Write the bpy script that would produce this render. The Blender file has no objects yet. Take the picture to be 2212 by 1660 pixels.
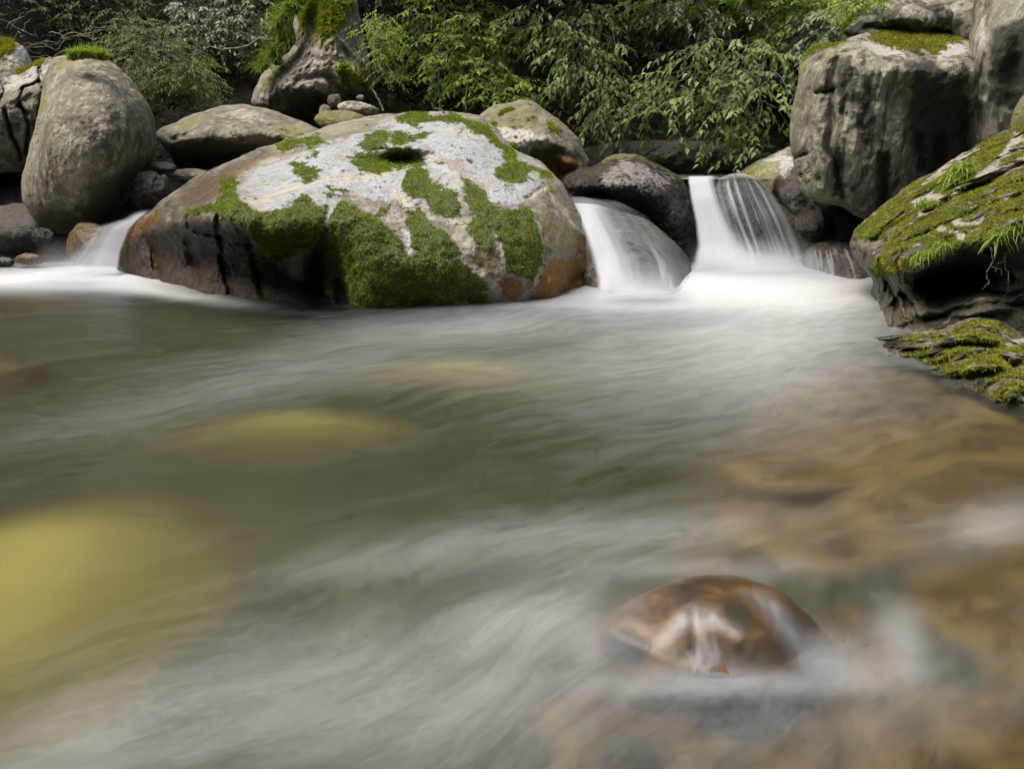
import bpy, math, random
import numpy as np
from mathutils import Vector

random.seed(7)
RNG = np.random.default_rng(11)
scene = bpy.context.scene
COL = scene.collection

# ------------------------------------------------------------------ camera, sky, sun, exposure
CAM_H, PITCH, FPX, CX, CY = 0.70, math.radians(16.83), 1620.0, 1106.0, 830.0
cam_d = bpy.data.cameras.new("camera")
cam_d.sensor_width = 36.0
cam_d.lens = 36.0 * FPX / 2212.0
cam_d.clip_start, cam_d.clip_end = 0.02, 200.0
cam_o = bpy.data.objects.new("camera", cam_d)
COL.objects.link(cam_o)
cam_o.location = (0, 0, CAM_H)
cam_o.rotation_euler = (math.radians(90) - PITCH, 0, 0)
scene.camera = cam_o
cam_d.dof.use_dof = True
cam_d.dof.focus_distance = 4.6
cam_d.dof.aperture_fstop = 6.5

SUN_EL, SUN_AZ = math.radians(64), math.radians(258)      # azimuth clockwise from +Y
world = bpy.data.worlds.new("World")
scene.world = world
world.use_nodes = True
wn = world.node_tree.nodes
wl = world.node_tree.links
sky = wn.new("ShaderNodeTexSky")
sky.sky_type = 'NISHITA'
sky.sun_disc = False
sky.sun_elevation = SUN_EL
sky.sun_rotation = SUN_AZ
sky.air_density, sky.dust_density, sky.ozone_density = 1.0, 6.0, 0.6
wl.new(sky.outputs[0], wn["Background"].inputs["Color"])
wn["Background"].inputs["Strength"].default_value = 0.15

sun_d = bpy.data.lights.new("sun", 'SUN')
sun_d.energy = 2.0
sun_d.angle = math.radians(34)
sun_d.color = (1.0, 0.965, 0.91)
sun_o = bpy.data.objects.new("sun", sun_d)
COL.objects.link(sun_o)
sv = Vector((math.sin(SUN_AZ) * math.cos(SUN_EL), math.cos(SUN_AZ) * math.cos(SUN_EL), math.sin(SUN_EL)))
sun_o.rotation_euler = sv.to_track_quat('Z', 'Y').to_euler()
sun_o.location = (0, 0, 12)

scene.view_settings.view_transform = 'Standard'
scene.view_settings.look = 'None'
scene.view_settings.exposure = 0.74
scene.view_settings.gamma = 1.0
scene.cycles.use_denoising = True
scene.cycles.max_bounces = 8
scene.cycles.transparent_max_bounces = 24
scene.cycles.caustics_reflective = False

# ------------------------------------------------------------------ points seen at a pixel of the 2212 x 1660 picture
CP, SP = math.cos(PITCH), math.sin(PITCH)


def at(px, py, Y):
    """World point on the sight line of a picture point at world distance Y."""
    px, py, Y = np.asarray(px, float), np.asarray(py, float), np.asarray(Y, float)
    xc, yc = (px - CX) / FPX, (CY - py) / FPX
    dy, dz = CP + yc * SP, -SP + yc * CP
    t = Y / dy
    return np.stack([xc * t, Y + 0 * t, CAM_H + dz * t], -1)


def on_z(px, py, z=0.0):
    px, py = np.asarray(px, float), np.asarray(py, float)
    xc, yc = (px - CX) / FPX, (CY - py) / FPX
    dy, dz = CP + yc * SP, -SP + yc * CP
    t = (z - CAM_H) / dz
    return np.stack([xc * t, dy * t, z + 0 * t], -1)


def wy(px, py):
    """Distance Y at which the sight line meets the pool surface."""
    return float(on_z(px, py)[1])


def project(P):
    d = P - np.array([0, 0, CAM_H])
    f = d[..., 1] * CP - d[..., 2] * SP
    u = d[..., 1] * SP + d[..., 2] * CP
    f = np.where(f < 0.05, 0.05, f)
    return CX + FPX * d[..., 0] / f, CY - FPX * u / f


# ------------------------------------------------------------------ noise
_perm = np.random.default_rng(3).permutation(256)
_perm = np.concatenate([_perm, _perm, _perm])
_grad = np.random.default_rng(5).normal(size=(256, 3))
_grad /= np.linalg.norm(_grad, axis=1)[:, None]


def perlin(P):
    P = np.asarray(P, float)
    i = np.floor(P).astype(int)
    f = P - i
    i &= 255
    w = f * f * f * (f * (f * 6 - 15) + 10)
    out = 0
    for dx in (0, 1):
        for dy in (0, 1):
            for dz in (0, 1):
                h = _perm[_perm[_perm[(i[..., 0] + dx) & 255] + ((i[..., 1] + dy) & 255)] + ((i[..., 2] + dz) & 255)]
                g = _grad[h]
                d = g[..., 0] * (f[..., 0] - dx) + g[..., 1] * (f[..., 1] - dy) + g[..., 2] * (f[..., 2] - dz)
                wt = (w[..., 0] if dx else 1 - w[..., 0]) * (w[..., 1] if dy else 1 - w[..., 1]) * (w[..., 2] if dz else 1 - w[..., 2])
                out = out + wt * d
    return out * 1.6


def fbm(P, octaves=4, gain=0.5, lac=2.03):
    a, s, out = 1.0, 1.0, 0
    for k in range(octaves):
        out = out + a * perlin(P * s + 17.3 * k)
        a *= gain
        s *= lac
    return out


def smooth(a, b, x):
    t = np.clip((x - a) / (b - a), 0, 1)
    return t * t * (3 - 2 * t)


def seg_dist(px, py, line, closed=False):
    pts = list(line) + ([line[0]] if closed else [])
    best = np.full(np.shape(px), 1e9)
    for (x0, y0), (x1, y1) in zip(pts[:-1], pts[1:]):
        vx, vy = x1 - x0, y1 - y0
        L = vx * vx + vy * vy + 1e-9
        t = np.clip(((px - x0) * vx + (py - y0) * vy) / L, 0, 1)
        best = np.minimum(best, np.hypot(px - x0 - t * vx, py - y0 - t * vy))
    return best


def inside(px, py, poly):
    c = np.zeros(np.shape(px), bool)
    n = len(poly)
    for k in range(n):
        x0, y0 = poly[k]
        x1, y1 = poly[(k + 1) % n]
        if y0 == y1:
            continue
        hit = ((y0 > py) != (y1 > py)) & (px < (x1 - x0) * (py - y0) / (y1 - y0) + x0)
        c ^= hit
    return c


def sdf(px, py, poly):
    d = seg_dist(px, py, poly, True)
    return np.where(inside(px, py, poly), d, -d)


def gauss(px, py, cx, cy, rx, ry, rot=0.0):
    c, s = math.cos(math.radians(rot)), math.sin(math.radians(rot))
    x, y = px - cx, py - cy
    u, v = (x * c + y * s) / rx, (-x * s + y * c) / ry
    return np.exp(-(u * u + v * v))


class TPS:
    def __init__(self, pts, reg=1e-3):
        p = np.array(pts, float)
        self.x = p[:, :2] / 100.0
        n = len(p)
        K = self.k(self.x[:, None], self.x[None])
        A = np.zeros((n + 3, n + 3))
        A[:n, :n] = K + reg * np.eye(n)
        A[:n, n] = 1
        A[:n, n + 1:] = self.x
        A[n:, :n] = A[:n, n:].T
        b = np.zeros(n + 3)
        b[:n] = p[:, 2]
        self.w = np.linalg.solve(A, b)

    @staticmethod
    def k(a, b):
        r2 = ((a - b) ** 2).sum(-1)
        return 0.5 * r2 * np.log(r2 + 1e-9)

    def __call__(self, px, py):
        q = np.stack([np.asarray(px, float), np.asarray(py, float)], -1).reshape(-1, 2) / 100.0
        n = len(self.x)
        out = np.empty(len(q))
        for s in range(0, len(q), 20000):
            qq = q[s:s + 20000]
            out[s:s + 20000] = self.k(qq[:, None], self.x[None]) @ self.w[:n] + self.w[n] + qq @ self.w[n + 1:]
        return out.reshape(np.shape(px))


# ------------------------------------------------------------------ meshes and objects
def make_mesh(name, V, F, mat=None, attrs=None, parent=None, smooth_shade=True, loc=None):
    V = np.asarray(V, float)
    me = bpy.data.meshes.new(name)
    F = np.asarray(F, np.int32)
    k = F.shape[1]
    if loc is not None:
        V = V - np.asarray(loc)
    me.vertices.add(len(V))
    me.vertices.foreach_set("co", V.astype(np.float32).ravel())
    me.loops.add(F.size)
    me.loops.foreach_set("vertex_index", F.ravel())
    me.polygons.add(len(F))
    me.polygons.foreach_set("loop_start", np.arange(0, F.size, k, dtype=np.int32))
    me.polygons.foreach_set("loop_total", np.full(len(F), k, np.int32))
    me.polygons.foreach_set("use_smooth", np.full(len(F), smooth_shade, bool))
    me.update(calc_edges=True)
    me.validate()
    for an, arr in (attrs or {}).items():
        a = me.attributes.new(an, 'FLOAT', 'POINT')
        a.data.foreach_set("value", np.asarray(arr, np.float32).ravel())
    if mat:
        me.materials.append(mat)
    o = bpy.data.objects.new(name, me)
    COL.objects.link(o)
    if loc is not None:
        o.location = tuple(loc)
    if parent is not None:
        o.parent = parent
        o.location = tuple(np.asarray(loc if loc is not None else (0, 0, 0)) - np.asarray(parent.location))
    return o


def tag(o, label=None, cat=None, group=None, kind=None):
    if label: o["label"] = label
    if cat: o["category"] = cat
    if group: o["group"] = group
    if kind: o["kind"] = kind
    return o


def empty(name, loc, label=None, cat=None, group=None):
    o = bpy.data.objects.new(name, None)
    o.empty_display_size = 0.1
    COL.objects.link(o)
    o.location = tuple(loc)
    return tag(o, label, cat, group)


# ------------------------------------------------------------------ materials
def new_mat(name):
    m = bpy.data.materials.new(name)
    m.use_nodes = True
    nt = m.node_tree
    nt.nodes.clear()
    out = nt.nodes.new("ShaderNodeOutputMaterial")
    return m, nt, out


class NB:
    """Small node-building helper."""
    def __init__(self, nt):
        self.nt = nt

    def n(self, kind, **kw):
        nd = self.nt.nodes.new(kind)
        for k, v in kw.items():
            setattr(nd, k, v)
        return nd

    def link(self, a, b):
        self.nt.links.new(a, b)

    def val(self, sock, v):
        if hasattr(v, "is_output") or isinstance(v, bpy.types.NodeSocket):
            self.link(v, sock)
        else:
            if hasattr(sock, "default_value"):
                try:
                    sock.default_value = v
                except Exception:
                    sock.default_value = (*v, 1.0)

    def attr(self, name):
        a = self.n("ShaderNodeAttribute", attribute_name=name)
        return a.outputs["Fac"]

    def noise(self, vec, scale, detail=4, rough=0.55, dist=0.0):
        nd = self.n("ShaderNodeTexNoise")
        self.link(vec, nd.inputs["Vector"])
        nd.inputs["Scale"].default_value = scale
        nd.inputs["Detail"].default_value = detail
        nd.inputs["Roughness"].default_value = rough
        nd.inputs["Distortion"].default_value = dist
        return nd.outputs["Fac"]

    def voronoi(self, vec, scale, feature='F1'):
        nd = self.n("ShaderNodeTexVoronoi", feature=feature)
        self.link(vec, nd.inputs["Vector"])
        nd.inputs["Scale"].default_value = scale
        return nd.outputs["Distance"]

    def mapping(self, vec, scale=(1, 1, 1), rot=(0, 0, 0)):
        nd = self.n("ShaderNodeMapping")
        self.link(vec, nd.inputs["Vector"])
        nd.inputs["Scale"].default_value = scale
        nd.inputs["Rotation"].default_value = rot
        return nd.outputs[0]

    def math(self, op, a, b=0.0, clamp=False):
        nd = self.n("ShaderNodeMath", operation=op, use_clamp=clamp)
        self.val(nd.inputs[0], a)
        self.val(nd.inputs[1], b)
        return nd.outputs[0]

    def ramp(self, fac, lo, hi):
        nd = self.n("ShaderNodeMapRange", interpolation_type='SMOOTHSTEP')
        self.val(nd.inputs[0], fac)
        nd.inputs[1].default_value, nd.inputs[2].default_value = lo, hi
        nd.inputs[3].default_value, nd.inputs[4].default_value = 0, 1
        return nd.outputs[0]

    def mix(self, fac, a, b):
        nd = self.n("ShaderNodeMix", data_type='RGBA')
        self.val(nd.inputs[0], fac)
        for s, v in ((nd.inputs[6], a), (nd.inputs[7], b)):
            if isinstance(v, bpy.types.NodeSocket):
                self.link(v, s)
            else:
                s.default_value = (*v, 1.0)
        return nd.outputs[2]

    def mixf(self, fac, a, b):
        nd = self.n("ShaderNodeMix", data_type='FLOAT')
        self.val(nd.inputs[0], fac)
        self.val(nd.inputs[2], a)
        self.val(nd.inputs[3], b)
        return nd.outputs[0]

    def bump(self, h, strength, dist, normal=None):
        nd = self.n("ShaderNodeBump")
        self.link(h, nd.inputs["Height"])
        nd.inputs["Strength"].default_value = strength
        nd.inputs["Distance"].default_value = dist
        if normal is not None:
            self.link(normal, nd.inputs["Normal"])
        return nd.outputs[0]


def mat_rock(name, dark, mid, light, scale=3.0, rough=0.8, pale=(0.58, 0.60, 0.63), speck=0.5, bump=1.0, stretch=(1, 1, 1),
             moss=(0.075, 0.10, 0.015), orange=(0.27, 0.125, 0.016), stain_shade=(0.035, 0.030, 0.020), spec=0.4):
    m, nt, out = new_mat(name)
    b = NB(nt)
    tc = b.n("ShaderNodeTexCoord").outputs["Object"]
    v = b.mapping(tc, stretch)
    n1 = b.noise(v, scale, 6, 0.62, 0.4)
    n2 = b.noise(v, scale * 5.3, 5, 0.65)
    n3 = b.noise(v, scale * 22, 4, 0.7)
    n4 = b.noise(tc, 95, 3, 0.6)
    n5 = b.noise(v, scale * 12, 5, 0.7)
    c = b.mix(b.ramp(n1, 0.36, 0.64), dark, mid)
    c = b.mix(b.ramp(n2, 0.46, 0.74), c, light)
    c = b.mix(b.math('MULTIPLY', b.ramp(n3, 0.50, 0.70), 0.7), c, dark)
    c = b.mix(b.math('MULTIPLY', b.ramp(n5, 0.55, 0.75), 0.6), c, light)
    c = b.mix(b.math('MULTIPLY', b.ramp(n4, 0.56, 0.70), 0.5), c, dark)
    # pale lichen crust with dark flecks; also painted glints and lit faces
    pa = b.attr("pale")
    pe = b.ramp(b.math('ADD', pa, b.math('MULTIPLY', b.math('ADD', b.math('SUBTRACT', n2, 0.5), b.math('SUBTRACT', n1, 0.5)), 1.5)), 0.28, 0.78)
    pcol = b.mix(b.ramp(n1, 0.4, 0.62), pale, tuple(x * y for x, y in zip(pale, (0.95, 0.88, 0.74))))
    pcol = b.mix(b.math('MULTIPLY', b.ramp(n3, 0.46, 0.66), 0.6), pcol, mid)
    pcol = b.mix(b.math('MULTIPLY', b.ramp(n5, 0.50, 0.66), 0.72), pcol, tuple(x * 0.35 for x in pale))
    fl = b.ramp(b.math('ADD', b.voronoi(tc, 42), b.math('MULTIPLY', n2, 0.32)), 0.31, 0.24)
    pcol = b.mix(b.math('MULTIPLY', fl, 0.8 * speck), pcol, (0.10, 0.10, 0.10))
    c = b.mix(pe, c, pcol)
    # orange algae, dark tone (stains and painted shade), thin moss film, veins
    og = b.ramp(b.math('ADD', b.attr("orange"), b.math('MULTIPLY', b.math('SUBTRACT', n2, 0.5), 1.1)), 0.3, 0.75)
    oc = b.mix(b.ramp(n3, 0.35, 0.7), orange, tuple(x * 0.38 for x in orange))
    c = b.mix(og, c, oc)
    st = b.ramp(b.math('ADD', b.attr("stain_shade"), b.math('MULTIPLY', b.math('SUBTRACT', n2, 0.5), 1.0)), 0.25, 0.85)
    c = b.mix(b.math('MULTIPLY', st, 0.93), c, b.mix(n3, stain_shade, tuple(x * 2.2 for x in stain_shade)))
    ve = b.ramp(b.math('ADD', b.attr("vein"), b.math('MULTIPLY', b.math('SUBTRACT', n2, 0.5), 0.7)), 0.3, 0.7)
    c = b.mix(b.math('MULTIPLY', ve, 0.85), c, b.mix(n3, (0.40, 0.36, 0.25), (0.46, 0.44, 0.36)))
    fm = b.ramp(b.math('ADD', b.attr("film"), b.math('MULTIPLY', b.math('SUBTRACT', n2, 0.5), 1.3)), 0.3, 0.8)
    c = b.mix(b.math('MULTIPLY', fm, b.math('ADD', 0.45, b.math('MULTIPLY', b.ramp(n5, 0.4, 0.6), 0.45))), c, b.mix(b.ramp(n3, 0.35, 0.65), (0.09, 0.10, 0.015), (0.25, 0.25, 0.035)))
    ms = b.ramp(b.attr("moss"), 0.35, 0.65)
    c = b.mix(ms, c, b.mix(n3, tuple(x * 0.45 for x in moss), moss))
    wv = b.n("ShaderNodeVectorMath", operation='MULTIPLY_ADD')
    nw = b.n("ShaderNodeTexNoise")
    b.link(tc, nw.inputs["Vector"])
    nw.inputs["Scale"].default_value = 5.0
    nw.inputs["Detail"].default_value = 4
    b.link(nw.outputs["Color"], wv.inputs[0])
    wv.inputs[1].default_value = (0.35, 0.35, 0.35)
    b.link(v, wv.inputs[2])
    ce = b.voronoi(wv.outputs[0], 2.6, 'DISTANCE_TO_EDGE')
    cl = b.math('MULTIPLY', b.ramp(ce, 0.022, 0.002), b.ramp(n1, 0.48, 0.60))
    cl = b.math('MULTIPLY', cl, b.math('SUBTRACT', 1.0, ms, True))
    ck = b.math('MAXIMUM', b.ramp(b.attr("crack"), 0.25, 0.8), b.math('MULTIPLY', cl, 0.65))
    c = b.mix(ck, c, (0.02, 0.018, 0.014))
    wet = b.attr("wet")
    c2 = b.mix(b.math('MULTIPLY', wet, 0.5), c, (0.012, 0.008, 0.004))
    bs = b.n("ShaderNodeBsdfPrincipled")
    b.link(c2, bs.inputs["Base Color"])
    b.link(b.mixf(wet, b.mixf(n3, rough, min(1, rough + 0.15)), b.mixf(b.ramp(n2, 0.35, 0.65), 0.05, 0.38)), bs.inputs["Roughness"])
    b.link(b.mixf(wet, spec, 0.28), bs.inputs["Specular IOR Level"])
    h = b.math('ADD', b.math('MULTIPLY', n2, 0.6), b.math('ADD', b.math('ADD', b.math('MULTIPLY', n3, 0.4), b.math('MULTIPLY', n5, 0.4)), b.math('MULTIPLY', n4, 0.2)))
    h = b.math('SUBTRACT', h, b.math('MULTIPLY', cl, 0.5))
    b.link(b.bump(h, 0.75 * bump, 0.03), bs.inputs["Normal"])
    b.link(bs.outputs[0], out.inputs[0])
    return m


def mat_leaf(name, a, c, trans=0.35, rough=0.55, spec=0.35):
    m, nt, out = new_mat(name)
    b = NB(nt)
    col = b.mix(b.attr("tint"), a, c)
    d = b.n("ShaderNodeBsdfPrincipled")
    b.link(col, d.inputs["Base Color"])
    d.inputs["Roughness"].default_value = rough
    d.inputs["Specular IOR Level"].default_value = spec
    t = b.n("ShaderNodeBsdfTranslucent")
    b.link(b.mix(0.5, col, tuple(min(1, x * y) for x, y in zip(c, (1.4, 1.5, 0.7)))), t.inputs["Color"])
    mx = b.n("ShaderNodeMixShader")
    mx.inputs[0].default_value = trans
    b.link(d.outputs[0], mx.inputs[1])
    b.link(t.outputs[0], mx.inputs[2])
    b.link(mx.outputs[0], out.inputs[0])
    return m


def mat_bark(name, a, c):
    m, nt, out = new_mat(name)
    b = NB(nt)
    tc = b.n("ShaderNodeTexCoord").outputs["Object"]
    n = b.noise(b.mapping(tc, (1, 1, 0.3)), 18, 5, 0.6)
    bs = b.n("ShaderNodeBsdfPrincipled")
    b.link(b.mix(b.ramp(n, 0.35, 0.65), a, c), bs.inputs["Base Color"])
    bs.inputs["Roughness"].default_value = 0.85
    b.link(b.bump(n, 0.6, 0.02), bs.inputs["Normal"])
    b.link(bs.outputs[0], out.inputs[0])
    return m


M_MOSS = mat_leaf("moss_blades", (0.05, 0.085, 0.008), (0.36, 0.44, 0.028), 0.25, 0.7, 0.2)
M_MOSSY = mat_leaf("moss_yellow", (0.085, 0.085, 0.015), (0.36, 0.39, 0.04), 0.3, 0.7, 0.2)
M_GRASS = mat_leaf("grass_blades", (0.055, 0.11, 0.012), (0.28, 0.40, 0.06), 0.35, 0.45, 0.4)
M_LEAF_A = mat_leaf("leaf_green", (0.035, 0.062, 0.024), (0.27, 0.345, 0.125), 0.42, 0.5, 0.28)
M_LEAF_B = mat_leaf("leaf_bright", (0.06, 0.12, 0.018), (0.34, 0.43, 0.09), 0.5, 0.5, 0.28)
M_LEAF_C = mat_leaf("leaf_bluish", (0.045, 0.085, 0.04), (0.24, 0.32, 0.18), 0.25, 0.4, 0.6)
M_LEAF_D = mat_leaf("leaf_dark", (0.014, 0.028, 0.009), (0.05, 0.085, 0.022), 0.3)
M_BRUSH = mat_leaf("brush_pale", (0.07, 0.09, 0.035), (0.24, 0.26, 0.12), 0.25)
M_BARK = mat_bark("bark", (0.035, 0.028, 0.018), (0.10, 0.085, 0.055))
M_TWIG = mat_bark("twig", (0.09, 0.075, 0.05), (0.24, 0.21, 0.15))

# ------------------------------------------------------------------ terrain and water sheets
POOL_Z, UPPER_Z = 0.0, 0.55


def terrain_h(x, y):
    P = np.stack([x, y, 0 * x], -1)
    n = fbm(P * 0.55, 4)
    bed = -0.33 + 0.05 * fbm(P * 1.3 + 5, 3)
    shallow = smooth(0.0, 1.1, x - 0.42 * (y - 1.0)) * (1 - smooth(2.6, 3.8, y))
    bed = bed + 0.25 * shallow
    up = smooth(5.0, 5.55, y + 0.1 * n)
    h = bed * (1 - up) + up * (0.36 + 0.04 * n)
    back = np.maximum(0, y - 7.35 + 0.35 * n + 0.35 * smooth(-1, -4, x))
    h = h + np.minimum(back * 1.15, 9)
    xl = 3.7 - 1.1 * smooth(2.0, -2.0, y)
    left = np.maximum(0, -x - xl + 0.3 * n)
    h = h + np.minimum(left * 1.25, 9)  # side bank made steep to cut low skylight
    xr = 1.55 + 1.1 * smooth(1.5, 2.4, y) + 0.3 * smooth(3.2, 4.4, y) - 0.25 * smooth(2.2, 1.2, y) + 0.5 * smooth(0.5, -2, y)
    right = np.maximum(0, x - xr + 0.12 * n)
    h = h + np.minimum(right * 0.8 + np.maximum(0, x - 2.9) * 0.7, 9)
    rear_skyblock = np.maximum(0, -y - 3.2 + 0.3 * n)  # unseen bank behind the camera, raised to block low sky
    h = h + np.minimum(rear_skyblock * 1.3, 8)
    return h


def graded(a, b, n, c, w):
    t = np.linspace(-1, 1, n)
    s = np.sinh(t * w) / math.sinh(w)
    return np.where(s < 0, c + s * (c - a), c + s * (b - c))


def grid_faces(nu, nv):
    i = np.arange(nu * nv).reshape(nu, nv)
    return np.stack([i[:-1, :-1], i[1:, :-1], i[1:, 1:], i[:-1, 1:]], -1).reshape(-1, 4)


xs, ys = graded(-30, 30, 300, 0.3, 3.2), graded(-26, 40, 320, 3.0, 3.0)
X, Y = np.meshgrid(xs, ys, indexing='ij')
Z = terrain_h(X, Y) + 0.02 * fbm(np.stack([X, Y, 0 * X], -1) * 5, 3)
gp = project(np.stack([X, Y, Z], -1))
m, nt, out = new_mat("ground_soil")
b = NB(nt)
tc = b.n("ShaderNodeTexCoord").outputs["Object"]
g1, g2, g3 = b.noise(tc, 1.1, 5, 0.6), b.noise(tc, 9, 5, 0.65), b.noise(tc, 46, 4, 0.65)
geo = b.n("ShaderNodeSeparateXYZ")
b.link(tc, geo.inputs[0])
soil = b.mix(b.ramp(g2, 0.38, 0.66), (0.010, 0.009, 0.006), (0.042, 0.034, 0.021))
soil = b.mix(b.math('MULTIPLY', b.ramp(g1, 0.45, 0.62), 0.7), soil, (0.022, 0.034, 0.010))
g4 = b.noise(tc, 4.2, 4, 0.6, 0.8)
sand = b.mix(b.ramp(b.math('ADD', b.math('MULTIPLY', g4, 0.65), b.math('MULTIPLY', g2, 0.35)), 0.40, 0.60), (0.075, 0.055, 0.03), (0.24, 0.165, 0.08))
sand = b.mix(b.math('MULTIPLY', b.ramp(g3, 0.5, 0.7), 0.5), sand, (0.34, 0.22, 0.09))
sand = b.mix(b.ramp(b.attr("shallow"), 0.1, 0.9), (0.058, 0.055, 0.029), sand)
col = b.mix(b.ramp(geo.outputs[2], -0.06, 0.03), sand, soil)
bs = b.n("ShaderNodeBsdfPrincipled")
b.link(col, bs.inputs["Base Color"])
bs.inputs["Roughness"].default_value = 0.9
b.link(b.bump(b.math('ADD', g2, b.math('MULTIPLY', g3, 0.4)), 0.8, 0.06), bs.inputs["Normal"])
b.link(bs.outputs[0], out.inputs[0])
shal = smooth(-0.15, 0.65, X - 0.42 * (Y - 1.0)) * (1 - smooth(2.4, 3.4, Y))
tag(make_mesh("ground", np.stack([X, Y, Z], -1).reshape(-1, 3), grid_faces(len(xs), len(ys)), m, {"shallow": shal}),
    kind="structure")


# --- water: clear, rough with the long flow of the stream, carrying white air bubbles and, nearby, painted sheen ("foam")
def mat_water(name, tint=(0.91, 0.92, 0.79), rough=0.22):
    m, nt, out = new_mat(name)
    b = NB(nt)
    tc = b.n("ShaderNodeTexCoord").outputs["Object"]
    warp = b.n("ShaderNodeTexNoise")
    b.link(tc, warp.inputs["Vector"])
    warp.inputs["Scale"].default_value = 0.9
    warp.inputs["Detail"].default_value = 2
    wv = b.n("ShaderNodeVectorMath", operation='MULTIPLY_ADD')
    b.link(warp.outputs["Color"], wv.inputs[0])
    wv.inputs[1].default_value = (0.5, 0.5, 0)
    b.link(tc, wv.inputs[2])
    rotd = b.mapping(wv.outputs[0], (1, 1, 1), (0, 0, math.radians(-33)))
    s1 = b.noise(b.mapping(rotd, (1.1, 4.0, 1)), 1.0, 4, 0.6)
    s2 = b.noise(b.mapping(rotd, (7.0, 22.0, 1)), 1.0, 4, 0.65)
    s3 = b.noise(b.mapping(rotd, (65.0, 170.0, 1)), 1.0, 5, 0.75)
    f = b.attr("foam")
    st = b.math('ADD', b.math('MULTIPLY', b.math('SUBTRACT', s1, 0.5), 0.40),
                b.math('ADD', b.math('MULTIPLY', b.math('SUBTRACT', s2, 0.5), 0.55), b.math('MULTIPLY', b.math('SUBTRACT', s3, 0.5), 0.5)))
    # streaks matter most where there is some foam and not yet all foam
    k = b.math('MULTIPLY', b.math('ADD', f, 0.10), b.math('SUBTRACT', 1.12, f))
    foam = b.math('ADD', f, b.math('MULTIPLY', st, b.math('MULTIPLY', k, 1.9)), True)
    tr = b.n("ShaderNodeBsdfRefraction")
    tr.inputs["Color"].default_value = (*tint, 1)
    tr.inputs["Roughness"].default_value = 0.5
    tr.inputs["IOR"].default_value = 1.25
    gl = b.n("ShaderNodeBsdfGlossy")
    gl.inputs["Roughness"].default_value = rough
    hb = b.math('ADD', b.math('MULTIPLY', s2, 0.7), b.math('MULTIPLY', s3, 0.3))
    nrm = b.bump(hb, 0.35, 0.010)
    b.link(nrm, gl.inputs["Normal"])
    fr = b.n("ShaderNodeFresnel")
    fr.inputs[0].default_value = 1.33
    mx = b.n("ShaderNodeMixShader")
    b.link(fr.outputs[0], mx.inputs[0])
    b.link(tr.outputs[0], mx.inputs[1])
    b.link(gl.outputs[0], mx.inputs[2])
    df = b.n("ShaderNodeBsdfDiffuse")
    df.inputs[0].default_value = (0.51, 0.52, 0.515, 1)
    mf = b.n("ShaderNodeMixShader")
    b.link(foam, mf.inputs[0])
    b.link(mx.outputs[0], mf.inputs[1])
    b.link(df.outputs[0], mf.inputs[2])
    b.link(mf.outputs[0], out.inputs[0])
    return m


M_WATER = mat_water("stream_water")

# ------------------------------------------------------------------ rocks
def resample(outline, n, wob, seed):
    p = np.array(outline, float)
    for _ in range(2):     # corner cutting
        q = np.roll(p, -1, 0)
        p = np.stack([0.8 * p + 0.2 * q, 0.2 * p + 0.8 * q], 1).reshape(-1, 2)
    q = np.vstack([p, p[:1]])
    s = np.concatenate([[0], np.cumsum(np.hypot(*np.diff(q, axis=0).T))])
    t = np.linspace(0, s[-1], n, endpoint=False)
    o = np.stack([np.interp(t, s, q[:, 0]), np.interp(t, s, q[:, 1])], -1)
    if wob:
        c = o.mean(0)
        d = o - c
        d /= np.linalg.norm(d, axis=1)[:, None] + 1e-9
        P = np.concatenate([o / 34.0, np.full((n, 1), seed * 7.7)], 1)
        o = o + d * (wob * fbm(P, 4, 0.6))[:, None]
    return o


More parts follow.
